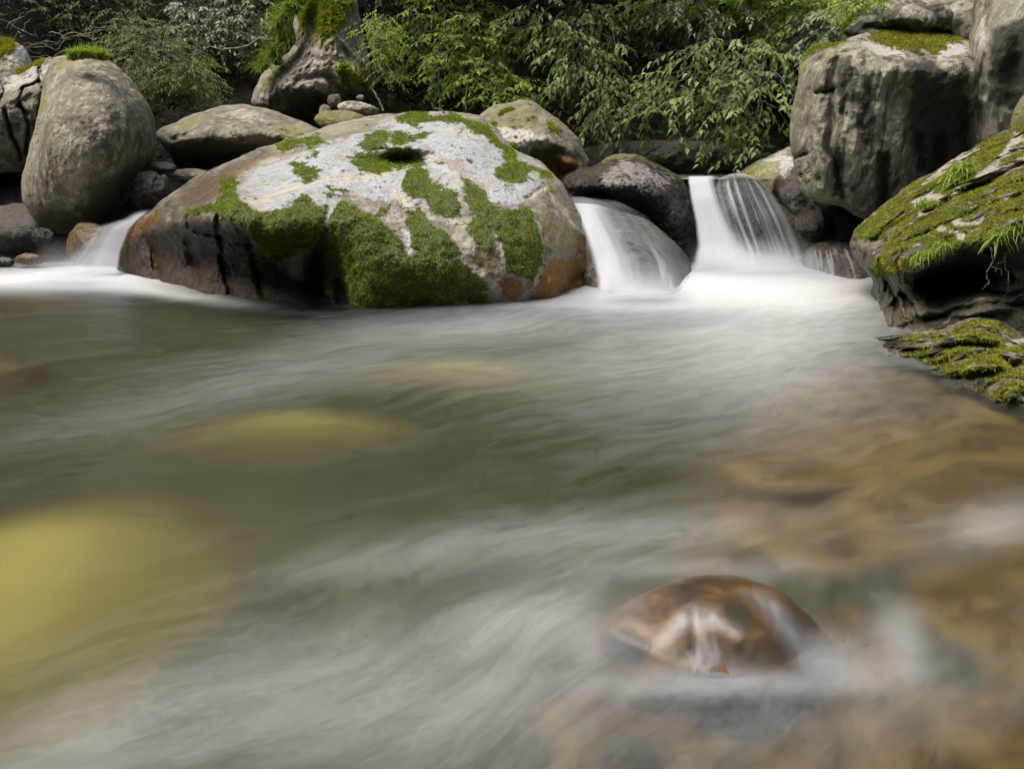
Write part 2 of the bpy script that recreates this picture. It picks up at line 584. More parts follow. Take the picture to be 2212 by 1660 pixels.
def rock(name, label, outline, depths, mat, n=260, mf=70, mb=16, center=None, rho=0.12, p=7.0, back=0.5, wob=2.0, amp=0.03, freq=2.2,
         fine=0.006, feats=(), paint=None, group=None, cat="boulder", seed=1, ridged=0.0, strata=None, rock_name=None, parent=None, part_label=None):
    """A solid boulder: its outline, the distances of points on its near side, a rounded rim and a far side."""
    o = resample(outline, n, wob, seed)
    c = np.array(center if center else o.mean(0), float)
    T = TPS(depths)
    r = np.concatenate([np.linspace(0.004, 1, mf, endpoint=False) ** 0.92, [1.0]])
    r = np.sin(r * (math.pi / 2)) * 0.55 + r * 0.45
    rr = r[:, None]
    PX = c[0] + rr * (o[:, 0] - c[0])
    PY = c[1] + rr * (o[:, 1] - c[1])
    D = T(PX, PY)
    rim = rho * (1 - np.sqrt(np.clip(1 - rr ** p, 0, 1)))
    base = D.copy()
    P = at(PX, PY, D)
    Q = P + seed * 13.1
    disp = amp * fbm(Q * freq, 3) + fine * fbm(Q * freq * 7, 4, 0.6)
    if ridged:
        disp = disp + ridged * (np.abs(fbm(Q * np.array([freq * 1.6, freq * 1.6, freq * 0.8]), 4, 0.55)) - 0.3)
    if strata:
        dv, fq, sa = strata
        q = (Q @ np.array(dv)) * fq + 0.9 * fbm(Q * 2.2, 3)
        fr_ = q - np.floor(q)
        disp = disp + sa * (smooth(0.0, 0.75, fr_) - smooth(0.80, 1.0, fr_)) * (0.5 + 0.8 * smooth(-0.3, 0.4, fbm(Q * 3 + 5, 2)))
    for ft in feats:
        if ft[0] == 'groove':
            _, line, w, dep = ft
            dd = seg_dist(PX + 5 * fbm(Q * 9, 2), PY + 5 * fbm(Q * 9 + 4, 2), line)
            disp = disp + dep * np.exp(-(dd / w) ** 2)
        else:
            _, cx, cy, rx, ry, rot, dep = ft
            disp = disp + dep * gauss(PX, PY, cx, cy, rx, ry, rot)
    mossm = None
    A = {}
    wx = PX + 9 * fbm(Q * 6.0, 3) + 5 * fbm(Q * 24, 2)
    wyy = PY + 9 * fbm(Q * 6.0 + 31, 3) + 5 * fbm(Q * 24 + 9, 2)
    fz = fbm(Q * 55, 2)
    wx, wyy = wx + 5 * fz, wyy + 5 * np.roll(fz, 7, 1)
    for an, shapes in (paint or {}).items():
        v = np.zeros_like(PX)
        for s in shapes:
            if s[0] == 'poly':
                v = np.maximum(v, s[3] * smooth(-s[2], s[2], sdf(wx, wyy, s[1])))
            elif s[0] == 'line':
                v = np.maximum(v, s[3] * np.exp(-(seg_dist(PX + 0.5 * (wx - PX), PY + 0.5 * (wyy - PY), s[1]) / s[2]) ** 2))
            elif s[0] == 'noise':       # ('noise', freq, lo, hi, amount, stretch)
                v = np.maximum(v, s[4] * smooth(s[2], s[3], fbm(Q * np.array(s[5] if len(s) > 5 else (1, 1, 1)) * s[1], 4, 0.6)))
            elif s[0] == 'g':
                v = np.maximum(v, s[7] * gauss(wx, wyy, *s[1:6]) if len(s) > 7 else s[6] * gauss(wx, wyy, *s[1:6]))
        A[an] = v
    if "moss" in A:     # moss stands proud of the stone as a soft cushion
        disp = disp - A["moss"] * (0.008 + 0.012 * fbm(Q * 16, 3))
    Yf = base + rim + disp * np.sqrt(np.clip(1 - rr ** 14, 0, 1))
    F3 = at(PX, PY, Yf)
    # far side
    phi = np.linspace(0, math.pi / 2, mb + 1)[1:]
    rb = np.cos(phi)[:, None]
    rb[-1] = 0.01
    BX, BY = c[0] + rb * (o[:, 0] - c[0]), c[1] + rb * (o[:, 1] - c[1])
    yr = Yf[-1][None]
    far = yr.max() + back
    BYd = yr + (far - yr) * np.sin(phi)[:, None]
    Bp = at(BX, BY, BYd)
    # far side keeps the height and width of the near side, not the sight lines
    rimP = F3[-1]
    cen0 = rimP.mean(0)
    for k in range(mb):
        s = float(rb[k, 0])
        s = s ** 1.4
        dY = (BYd[k] - yr[0]) / cen0[1]
        Bp[k] = np.stack([rimP[:, 0] * s + (1 - s) * rimP[:, 0].mean() + cen0[0] * dY, BYd[k], rimP[:, 2] * s + (1 - s) * rimP[:, 2].mean() + np.minimum(cen0[2] - CAM_H, 0) * dY], -1)
    Bp = Bp + 0.03 * fbm(Bp * 2.5, 3)[..., None] * np.array([0.3, 1, 0.3]) * np.sin(phi)[:, None, None]
    V = np.concatenate([F3.reshape(-1, 3), Bp.reshape(-1, 3)])
    R = mf + 1 + mb
    idx = np.arange(R * n).reshape(R, n)
    nx = np.roll(idx, -1, 1)
    F = np.stack([idx[:-1], nx[:-1], nx[1:], idx[1:]], -1).reshape(-1, 4)
    attrs = {}
    for an, v in A.items():
        bk = np.repeat(v[-1][None], mb, 0) * np.cos(phi)[:, None]
        attrs[an] = np.concatenate([v.ravel(), bk.ravel()])
    base_pt = np.array([V[:, 0].mean(), V[:, 1].mean(), V[:, 2].min()])
    if parent is None:
        ob = make_mesh(name, V, F, mat, attrs, loc=base_pt)
        tag(ob, label, cat, group)
    else:
        ob = make_mesh(name, V, F, mat, attrs, parent=parent, loc=base_pt)
        if part_label: ob["label"] = part_label
    return {"o": ob, "V": V, "F": F, "n_front": (mf + 1) * n, "A": attrs, "T": T, "base": base_pt, "grid": (PX, PY, Yf)}


def scatter_pts(R, weight, count, seed):
    rng = np.random.default_rng(seed)
    V, F = R["V"], R["F"]
    F = F[(F < R["n_front"]).all(1)]
    a, bq, c, d = V[F[:, 0]], V[F[:, 1]], V[F[:, 2]], V[F[:, 3]]
    nrm = np.cross(c - a, d - bq)
    ar = np.linalg.norm(nrm, axis=1) + 1e-12
    nrm /= ar[:, None]
    w = ar * weight[F].mean(1)
    if w.sum() <= 0:
        return None
    i = rng.choice(len(F), count, p=w / w.sum())
    u, v = rng.random((count, 1)), rng.random((count, 1))
    P = (a[i] * (1 - u) + bq[i] * u) * (1 - v) + (d[i] * (1 - u) + c[i] * u) * v
    N = nrm[i]
    N = np.where(((P - np.array([0, 0, CAM_H])) * N).sum(1, keepdims=True) > 0, -N, N)
    return P, N, rng


def blades(name, P, Dv, L, Wd, tint, mat, parent=None, bend=0.35, seed=0, loc=None):
    """Narrow bent blades, one per point: P root, Dv direction, L length, Wd width."""
    rng = np.random.default_rng(seed + 99)
    n = len(P)
    Dv = Dv / (np.linalg.norm(Dv, axis=1)[:, None] + 1e-9)
    side = np.cross(Dv, rng.normal(size=(n, 3)))
    side /= np.linalg.norm(side, axis=1)[:, None] + 1e-9
    L, Wd = np.broadcast_to(L, n)[:, None], np.broadcast_to(Wd, n)[:, None]
    mid = P + Dv * L * 0.55
    tip = P + Dv * L + np.array([0, 0, -1]) * L * bend
    V = np.stack([P - side * Wd * 0.5, P + side * Wd * 0.5, mid + side * Wd * 0.42, mid - side * Wd * 0.42, tip], 1)
    i = np.arange(n)[:, None] * 5
    F = np.concatenate([i + np.array([0, 1, 2]), i + np.array([0, 2, 3]), i + np.array([3, 2, 4])])
    t = np.repeat(np.asarray(tint)[:, None], 5, 1)
    return make_mesh(name, V.reshape(-1, 3), F, mat, {"tint": t.ravel()}, parent=parent, loc=loc, smooth_shade=False)


def moss_on(R, count, length, width, mat=M_MOSS, seed=1, key="moss", label=None, name="moss"):
    w = smooth(0.35, 0.75, R["A"][key])
    s = scatter_pts(R, w, count, seed)
    if s is None:
        return
    P, N, rng = s
    D = N * 0.75 + rng.normal(size=P.shape) * 0.55 + np.array([0, 0, 0.15])
    cl = fbm(P * 22, 2)
    t = np.clip(0.45 + 0.5 * cl + rng.normal(size=len(P)) * 0.22, 0, 1)
    o = blades(name, P - N * 0.002, D, length * (0.6 + 0.8 * rng.random(len(P))), width, t, mat, parent=R["o"], bend=0.25, seed=seed, loc=R["base"])
    if label: o["label"] = label
    return o


def tuft(name, label, roots, mat, nb, length, width, seed, up=1.0, spread=0.8, group=None, cat="grass tuft", droop=0.45, tint=(0.5, 0.25)):
    """A tuft of arching grass: three-segment blades from a few root points."""
    rng = np.random.default_rng(seed)
    roots = np.asarray(roots, float)
    base = roots.mean(0)
    n = nb
    P = roots[rng.integers(0, len(roots), n)] + rng.normal(size=(n, 3)) * np.array([0.012, 0.012, 0.004])
    az = rng.random(n) * 2 * math.pi
    sp = spread * np.sqrt(rng.random(n))
    D = np.stack([np.cos(az) * sp, np.sin(az) * sp, np.full(n, up)], -1)
    D /= np.linalg.norm(D, axis=1)[:, None]
    L = length * (0.55 + 0.6 * rng.random(n))
    side = np.stack([-np.sin(az), np.cos(az), 0 * az], -1)
    V, segs = [], 4
    for k in range(segs + 1):
        f = k / segs
        c = P + D * (L * f)[:, None] + np.array([0, 0, -1]) * (L * droop * f * f * (0.4 + sp))[:, None]
        wd = width * (1 - f ** 1.6) * 0.5 + 0.0003
        V += [c - side * wd, c + side * wd]
    V = np.stack(V, 1)
    m = 2 * (segs + 1)
    i = np.arange(n)[:, None] * m
    F = np.concatenate([i + np.array([2 * k, 2 * k + 1, 2 * k + 3, 2 * k + 2]) for k in range(segs)])
    t = np.clip(tint[0] + tint[1] * rng.normal(size=n), 0, 1)
    t = np.clip(t[:, None] + np.repeat(np.linspace(-0.2, 0.2, segs + 1), 2)[None], 0, 1)
    o = make_mesh(name, V.reshape(-1, 3), F, mat, {"tint": t.ravel()}, loc=base)
    return tag(o, label, cat, group)


# --- stone materials
R_BIG = mat_rock("stone_big", (0.13, 0.11, 0.075), (0.27, 0.245, 0.185), (0.42, 0.40, 0.33), 3.2, 0.40, spec=0.6, stain_shade=(0.022, 0.014, 0.007), pale=(0.38, 0.41, 0.455), speck=1.0)
R_GREY = mat_rock("stone_grey_tan", (0.105, 0.095, 0.065), (0.22, 0.205, 0.150), (0.33, 0.31, 0.24), 3.4, 0.85, stretch=(1, 1, 0.6), pale=(0.46, 0.46, 0.44), speck=0.3)
R_CLIFF = mat_rock("stone_cliff", (0.105, 0.103, 0.072), (0.28, 0.275, 0.205), (0.42, 0.41, 0.33), 3.0, 0.85, stretch=(1.4, 1.4, 0.45), pale=(0.42, 0.42, 0.40), speck=0.3, stain_shade=(0.016, 0.016, 0.011))
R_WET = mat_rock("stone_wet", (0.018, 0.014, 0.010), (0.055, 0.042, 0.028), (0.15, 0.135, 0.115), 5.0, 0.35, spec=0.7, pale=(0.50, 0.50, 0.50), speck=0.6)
R_SLAB = mat_rock("stone_mossy_slab", (0.045, 0.045, 0.025), (0.14, 0.13, 0.085), (0.36, 0.34, 0.28), 4.0, 0.75, stretch=(0.6, 1.0, 1.6), pale=(0.34, 0.32, 0.28), speck=0.3, stain_shade=(0.007, 0.007, 0.006))
R_BED, _nt, _out = new_mat("stone_submerged")
b = NB(_nt)
_tc = b.n("ShaderNodeTexCoord").outputs["Object"]
_n = b.noise(_tc, 4.0, 4, 0.6)
_fa = b.ramp(b.math('ADD', b.attr("film"), b.math('MULTIPLY', b.math('SUBTRACT', _n, 0.5), 0.5)), 0.05, 0.95)
bs = b.n("ShaderNodeBsdfPrincipled")
b.link(b.mix(_fa, (0.058, 0.055, 0.029), b.mix(_n, (0.275, 0.245, 0.075), (0.385, 0.34, 0.11))), bs.inputs["Base Color"])
bs.inputs["Roughness"].default_value = 0.9
b.link(bs.outputs[0], _out.inputs[0])
R_COB = mat_rock("stone_cobble", (0.11, 0.07, 0.03), (0.24, 0.16, 0.07), (0.32, 0.225, 0.11), 6.0, 0.6, bump=0.5)
R_COBG = mat_rock("stone_cobble_grey", (0.06, 0.058, 0.05), (0.13, 0.12, 0.10), (0.22, 0.20, 0.17), 6.0, 0.6, bump=0.5)

R_EGG = mat_rock("stone_egg", (0.10, 0.09, 0.06), (0.29, 0.27, 0.195), (0.46, 0.43, 0.34), 3.4, 0.85, stretch=(1, 1, 0.6), pale=(0.46, 0.46, 0.44), speck=0.3, stain_shade=(0.05, 0.042, 0.028))
R_PIL = mat_rock("stone_pillar", (0.17, 0.15, 0.12), (0.40, 0.36, 0.31), (0.52, 0.48, 0.42), 5.0, 0.85, pale=(0.5, 0.47, 0.45), speck=0.3)

R_CAS = mat_rock("stone_cascade", (0.05, 0.045, 0.035), (0.15, 0.132, 0.105), (0.27, 0.245, 0.20), 4.0, 0.6, stain_shade=(0.025, 0.024, 0.022))

# ---- the big boulder in the middle
MOSS_BIG = [
    [(397, 452), (440, 442), (467, 440), (480, 387), (515, 383), (507, 407), (523, 430), (540, 447), (563, 452), (587, 457), (617, 447), (630, 430), (653, 418), (670, 430), (697, 447), (703, 455), (697, 475), (690, 520), (653, 535), (627, 555), (610, 567), (583, 560), (567, 533), (540, 507), (520, 480), (493, 468), (467, 456), (430, 462), (397, 458)],
    [(703, 485), (712, 462), (737, 432), (757, 440), (790, 455), (805, 462), (842, 440), (838, 458), (815, 470), (827, 480), (850, 507), (870, 530), (893, 550), (914, 553), (964, 547), (990, 560), (1020, 583), (1047, 607), (1054, 620), (1050, 680), (1004, 690), (904, 690), (804, 690), (766, 690), (757, 637), (744, 587), (717, 553), (703, 520)],
    [(877, 460), (900, 450), (930, 470), (940, 490), (975, 520), (1000, 545), (990, 556), (964, 550), (920, 560), (900, 548), (895, 530), (893, 500), (880, 480)],
    [(864, 393), (880, 370), (904, 362), (927, 370), (937, 397), (964, 407), (984, 413), (997, 437), (990, 463), (964, 470), (937, 457), (917, 430), (890, 427), (867, 410)],
    [(750, 340), (777, 332), (837, 328), (850, 320), (884, 317), (907, 327), (920, 357), (904, 363), (877, 367), (824, 373), (804, 370), (767, 357)],
    [(777, 310), (797, 290), (824, 280), (840, 293), (844, 310), (820, 325), (787, 327)],
    [(844, 287), (867, 285), (890, 293), (924, 285), (945, 288), (917, 297), (884, 307), (864, 315), (847, 313)],
    [(857, 257), (877, 242), (904, 242), (924, 248), (950, 253), (970, 243), (997, 247), (1020, 257), (1037, 263), (1057, 277), (1074, 297), (1097, 310), (1114, 333), (1120, 350), (1147, 357), (1180, 370), (1204, 387), (1184, 390), (1154, 370), (1137, 377), (1134, 393), (1110, 397), (1080, 387), (1074, 363), (1090, 350), (1084, 330), (1057, 310), (1044, 290), (1024, 283), (1000, 273), (977, 267), (950, 263), (924, 267), (904, 273), (887, 263)],
    [(994, 383), (1014, 393), (1037, 410), (1057, 433), (1070, 450), (1104, 453), (1137, 450), (1154, 457), (1160, 493), (1167, 533), (1167, 553), (1164, 587), (1147, 613), (1137, 610), (1117, 597), (1094, 587), (1087, 553), (1077, 520), (1067, 497), (1060, 507), (1064, 533), (1057, 547), (1037, 533), (1017, 507), (1004, 495), (1017, 480), (1014, 453), (1010, 430), (1000, 403)],
    [(630, 350), (653, 353), (693, 367), (690, 380), (653, 393), (637, 383)],
    [(593, 312), (627, 303), (663, 297), (687, 293), (713, 313), (650, 317), (617, 323), (597, 320)],
    [(670, 323), (690, 327), (687, 340)],
    [(690, 410), (717, 413), (735, 428), (722, 425)],
    [(700, 605), (716, 600), (722, 640), (705, 640)],
]
BIG_OUT = [(246, 640), (250, 590), (252, 540), (258, 515), (285, 480), (325, 455), (345, 435), (372, 416), (430, 376), (500, 346), (560, 320), (620, 300),
           (680, 283), (740, 262), (800, 249), (870, 243), (930, 240), (990, 243), (1035, 248), (1066, 272), (1090, 300), (1108, 322), (1140, 335), (1170, 350),
           (1198, 378), (1222, 405), (1242, 440), (1262, 480), (1277, 525), (1289, 562), (1294, 592), (1296, 640), (1285, 690), (1150, 720), (950, 730), (700, 725), (500, 710), (330, 680)]
big = rock("mossy_boulder", "largest boulder, patched with white lichen and bright green moss, standing in the pool", BIG_OUT,
           [(250, 592, 4.62), (330, 602, 4.45), (430, 628, 4.06), (520, 645, 3.86), (600, 655, 3.76), (690, 662, 3.72), (760, 661, 3.62), (900, 659, 3.66), (1050, 657, 3.70), (1150, 650, 3.80), (1230, 640, 3.95), (1290, 615, 4.28),
            (250, 680, 4.62), (430, 700, 4.1), (690, 710, 3.75), (950, 710, 3.68), (1150, 700, 3.82), (1290, 680, 4.3),
            (270, 515, 4.62), (340, 470, 4.42), (420, 460, 3.90), (510, 468, 3.60), (600, 490, 3.54), (690, 490, 3.62), (690, 570, 3.84), (600, 570, 3.88), (450, 550, 4.14), (340, 540, 4.5),
            (345, 440, 4.55), (420, 425, 4.30), (480, 410, 4.08), (560, 430, 3.86), (650, 415, 3.86), (720, 440, 3.80), (760, 470, 3.66), (840, 450, 3.86),
            (800, 560, 3.56), (900, 560, 3.60), (930, 470, 3.84), (1000, 520, 3.72), (1050, 430, 4.06), (1100, 520, 3.80), (1180, 460, 4.12), (1150, 560, 3.82), (1230, 540, 4.1), (1260, 580, 4.2),
            (430, 385, 4.68), (560, 340, 4.75), (620, 350, 4.55), (700, 330, 4.56), (800, 360, 4.36), (900, 330, 4.52), (980, 360, 4.38), (1080, 370, 4.40), (1150, 390, 4.40),
            (700, 290, 4.92), (800, 265, 5.06), (930, 255, 5.12), (1030, 270, 4.98), (1130, 345, 4.72), (1190, 390, 4.5), (1235, 450, 4.4)],
           R_BIG, n=620, mf=230, center=(790, 470), rho=0.22, p=9, back=0.9, wob=2.5, amp=0.030, freq=2.4, fine=0.008, ridged=0.03, seed=2,
           feats=[('bump', 865, 348, 60, 20, 4, 0.24), ('bump', 880, 318, 60, 9, 6, -0.06), ('bump', 690, 590, 26, 60, 5, 0.20), ('bump', 735, 620, 14, 50, -8, 0.16), ('bump', 520, 580, 60, 40, 0, 0.12), ('bump', 610, 600, 60, 40, 0, 0.10),
                  ('bump', 600, 400, 60, 26, -10, 0.06), ('bump', 780, 400, 50, 24, 10, 0.05), ('bump', 650, 440, 26, 22, 0, 0.08), ('bump', 1000, 340, 60, 18, 40, -0.04),
                  ('groove', [(350, 440), (372, 452), (368, 470)], 8, 0.06), ('groove', [(470, 470), (480, 560), (500, 640)], 7, 0.07), ('groove', [(400, 470), (410, 540), (430, 610)], 8, 0.05),
                  ('groove', [(540, 520), (560, 600), (570, 650)], 8, 0.06), ('groove', [(310, 500), (330, 560), (345, 600)], 8, 0.04), ('groove', [(420, 500), (500, 520), (560, 530)], 7, 0.06),
                  ('groove', [(1250, 600), (1220, 630), (1270, 632)], 14, 0.10), ('groove', [(1140, 430), (1180, 400), (1200, 395)], 6, 0.03),
                  ('bump', 890, 470, 20, 30, -30, 0.05), ('bump', 960, 520, 18, 34, -40, -0.03), ('bump', 820, 430, 40, 16, 20, -0.04)],
           paint={"moss": [('poly', q, 9, 1.0) for q in MOSS_BIG] + [('noise', 9, 0.62, 1.0, 0.9)],
                  "pale": [('poly', [(520, 385), (560, 360), (640, 325), (740, 292), (850, 255), (960, 245), (1040, 258), (1110, 320), (1180, 360), (1190, 390), (1150, 420), (1130, 440), (1070, 450), (1000, 410), (990, 470), (930, 450), (840, 445), (750, 430), (705, 470), (660, 425), (590, 460), (530, 432)], 26, 0.82),
                           ('poly', [(1010, 400), (1130, 395), (1160, 410), (1120, 450), (1040, 440)], 10, 0.95), ('poly', [(860, 490), (890, 500), (915, 545), (890, 550)], 8, 0.9), ('poly', [(700, 440), (735, 425), (730, 480), (703, 490)], 8, 0.9)],
                  "vein": [('line', [(850, 420), (890, 450), (915, 475), (945, 515), (990, 545), (1030, 580), (1080, 625)], 9, 1.0), ('line', [(1068, 495), (1082, 520), (1085, 560), (1105, 595)], 6, 1.0), ('line', [(1165, 480), (1172, 540), (1160, 590), (1158, 615)], 4, 0.9),
                           ('line', [(965, 545), (1000, 570)], 10, 1.0), ('line', [(740, 395), (840, 370), (930, 330)], 9, 0.8), ('line', [(540, 440), (700, 385), (760, 380)], 7, 0.7), ('line', [(1190, 420), (1230, 470), (1255, 500)], 6, 0.8), ('line', [(1120, 440), (1180, 405)], 5, 0.9)],
                  "orange": [('poly', [(1174, 567), (1220, 557), (1250, 567), (1262, 587), (1235, 620), (1215, 640), (1177, 645), (1150, 610)], 16, 1.0), ('poly', [(1180, 560), (1275, 545), (1292, 590), (1270, 625), (1200, 655), (1150, 650)], 20, 0.8), ('poly', [(1232, 492), (1266, 505), (1282, 550), (1257, 555), (1228, 533)], 12, 0.9), ('poly', [(1090, 597), (1127, 617), (1124, 640), (1090, 645), (1078, 617)], 9, 1.0),
                             ('poly', [(268, 520), (300, 475), (350, 455), (348, 478), (310, 500), (285, 525)], 10, 1.0), ('poly', [(655, 590), (690, 570), (700, 640), (650, 660)], 14, 0.8), ('poly', [(935, 320), (1010, 350), (1050, 410), (1030, 420), (960, 360)], 12, 0.5), ('poly', [(375, 425), (440, 380), (560, 325), (640, 312), (600, 345), (500, 395), (470, 430), (400, 452)], 16, 0.55), ('poly', [(255, 530), (300, 485), (330, 480), (310, 540), (270, 580)], 14, 0.6), ('poly', [(1180, 470), (1235, 480), (1280, 560), (1230, 560)], 18, 0.5)],
                  "film": [('poly', [(1160, 440), (1230, 470), (1270, 540), (1180, 560), (1165, 500)], 18, 0.62), ('poly', [(690, 285), (760, 262), (840, 262), (800, 285), (720, 300)], 14, 0.6), ('noise', 4, 0.15, 0.7, 0.5), ('poly', [(1040, 520), (1080, 560), (1060, 600), (1020, 560)], 10, 0.7), ('poly', [(1100, 300), (1190, 380), (1230, 450), (1200, 440), (1110, 340)], 10, 0.5)],
                  "stain_shade": [('poly', [(240, 720), (250, 540), (300, 505), (420, 475), (520, 500), (600, 580), (760, 660), (740, 720)], 16, 0.95), ('poly', [(690, 480), (715, 480), (760, 640), (770, 720), (640, 720), (670, 560)], 10, 0.9), ('poly', [(352, 440), (372, 418), (375, 445), (350, 470)], 6, 0.6), ('poly', [(1225, 625), (1290, 590), (1300, 700), (1200, 700)], 8, 0.9),  # wet brown stains, plus shade painted into the vertical recess
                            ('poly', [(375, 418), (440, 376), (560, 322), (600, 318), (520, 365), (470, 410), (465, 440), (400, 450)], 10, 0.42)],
                  "wet": [('poly', [(240, 720), (250, 520), (340, 430), (440, 372), (560, 320), (590, 325), (490, 390), (470, 440), (520, 490), (640, 600), (760, 660), (740, 720)], 14, 0.95), ('poly', [(1210, 640), (1300, 560), (1300, 700), (1100, 700)], 14, 0.8)]})
moss_on(big, 62000, 0.013, 0.0034, seed=3)

# ---- rock behind the big boulder, right
r = rock("mossy_rock", "yellow-green mossy rock with a pale ledge, rising behind the right shoulder of the largest boulder",
         [(1020, 262), (1050, 234), (1090, 222), (1125, 215), (1150, 217), (1175, 235), (1200, 255), (1235, 280), (1255, 305), (1263, 330), (1278, 356), (1262, 400), (1200, 420), (1120, 400), (1060, 330)],
         [(1050, 250, 5.8), (1130, 225, 5.85), (1200, 265, 5.7), (1255, 320, 5.7), (1100, 280, 5.55), (1180, 300, 5.45), (1230, 345, 5.45), (1190, 345, 5.55), (1100, 350, 5.4), (1250, 390, 5.6), (1120, 390, 5.5)],
         R_GREY, n=240, mf=70, center=(1150, 310), rho=0.2, back=0.5, wob=2.5, amp=0.03, ridged=0.05, seed=4,
         feats=[('groove', [(1155, 332), (1200, 328), (1262, 345)], 8, 0.06), ('bump', 1150, 300, 70, 16, 12, -0.05)],
         paint={"film": [('poly', [(1030, 262), (1060, 225), (1150, 215), (1180, 250), (1150, 280), (1250, 300), (1262, 345), (1220, 320), (1150, 290), (1070, 290)], 16, 0.52), ('noise', 6, 0.05, 0.7, 0.75)], "moss": [('noise', 8, 0.45, 0.8, 0.8)],
                "pale": [('poly', [(1070, 275), (1120, 270), (1160, 295), (1200, 305), (1185, 325), (1140, 320), (1090, 305)], 8, 0.95)],
                "orange": [('poly', [(1150, 335), (1200, 328), (1262, 350), (1270, 400), (1180, 400)], 10, 0.8)],
                "stain_shade": [('poly', [(1190, 345), (1262, 352), (1270, 400), (1200, 400)], 10, 0.4)], "wet": [('poly', [(1150, 340), (1270, 350), (1270, 420), (1150, 420)], 10, 0.5)]})

moss_on(r, 5000, 0.02, 0.005, M_MOSSY, seed=4)

# ---- wet dark rock at the left lip of the fall
C_R = rock("wet_rock", "dark brown wet rock with glinting crown at the left lip of the fall",
           [(1200, 382), (1240, 362), (1290, 357), (1312, 340), (1342, 331), (1382, 335), (1422, 355), (1462, 375), (1486, 402), (1500, 440), (1510, 490), (1514, 530), (1510, 575), (1490, 640), (1400, 640), (1300, 580), (1235, 470), (1212, 410)],
           [(1215, 390, 5.35), (1290, 365, 5.4), (1350, 340, 5.5), (1440, 370, 5.45), (1490, 430, 5.35), (1510, 520, 5.25), (1260, 405, 5.1), (1340, 400, 5.0), (1420, 420, 5.0), (1460, 480, 5.05), (1480, 540, 5.1), (1300, 430, 5.25), (1380, 455, 5.2), (1420, 500, 5.2), (1440, 600, 5.2), (1300, 560, 5.4)],
           R_WET, n=300, mf=90, center=(1380, 440), rho=0.18, back=0.4, amp=0.035, freq=3, fine=0.014, seed=5, ridged=0.03,
           feats=[('bump', 1290, 430, 90, 16, 10, 0.10), ('groove', [(1312, 345), (1330, 372), (1380, 380)], 8, 0.03)],
           paint={"pale": [('poly', [(1300, 375), (1350, 335), (1410, 355), (1470, 385), (1440, 410), (1350, 400), (1310, 395)], 16, 0.62)], "film": [('line', [(1300, 355), (1320, 340), (1380, 336), (1440, 362), (1490, 405)], 9, 0.7)],  # pale crown patch paints the glints of the wet stone
                  "wet": [('poly', [(1190, 360), (1520, 320), (1530, 660), (1190, 660)], 5, 0.85)], "orange": [('poly', [(1220, 395), (1300, 410), (1350, 440), (1260, 430)], 10, 0.35)]})

# ---- cascade rock under the left veil
D_R = rock("cascade_rock", "rounded grey-brown rock half veiled by white water beside the largest boulder",
           [(1225, 432), (1250, 424), (1300, 432), (1345, 455), (1388, 466), (1427, 495), (1462, 525), (1490, 560), (1497, 600), (1492, 690), (1400, 700), (1270, 700), (1235, 560)],
           [(1250, 432, 4.95), (1340, 458, 4.9), (1430, 500, 4.85), (1490, 565, 4.75), (1495, 625, 4.45), (1280, 480, 4.6), (1350, 500, 4.55), (1420, 550, 4.42), (1300, 560, 4.3), (1380, 600, 4.15), (1460, 600, 4.25), (1400, 632, 4.05), (1300, 632, 4.1), (1470, 628, 4.15), (1380, 690, 4.05), (1260, 690, 4.3)],
           R_CAS, n=260, mf=90, center=(1370, 560), rho=0.14, back=0.4, amp=0.03, freq=3, fine=0.006, seed=6, ridged=0.03,
           feats=[('bump', 1380, 520, 60, 20, 25, -0.05), ('bump', 1370, 560, 60, 16, 30, 0.06)],
           paint={"stain_shade": [('poly', [(1350, 570), (1440, 530), (1500, 560), (1510, 680), (1360, 680)], 22, 1.0), ('noise', 6, 0.2, 0.7, 0.5)], "wet": [('poly', [(1200, 400), (1520, 400), (1520, 720), (1200, 720)], 5, 0.55)]})

# ---- domed rock under the streaked veil
E_R = rock("fall_rock", "dark domed rock in the middle of the fall under streaked falling water",
           [(1535, 400), (1560, 388), (1590, 384), (1620, 384), (1645, 396), (1668, 420), (1695, 465), (1715, 515), (1725, 570), (1722, 640), (1600, 650), (1560, 560), (1530, 450)],
           [(1545, 405, 5.6), (1600, 388, 5.62), (1660, 420, 5.55), (1600, 430, 5.35), (1640, 480, 5.25), (1580, 500, 5.3), (1690, 500, 5.35), (1640, 560, 5.12), (1700, 565, 5.2), (1590, 570, 5.2), (1650, 640, 5.1)],
           R_WET, n=200, mf=60, center=(1630, 510), rho=0.12, back=0.3, amp=0.03, seed=7, paint={"wet": [('poly', [(1500, 370), (1750, 370), (1750, 660), (1500, 660)], 5, 0.8)]})

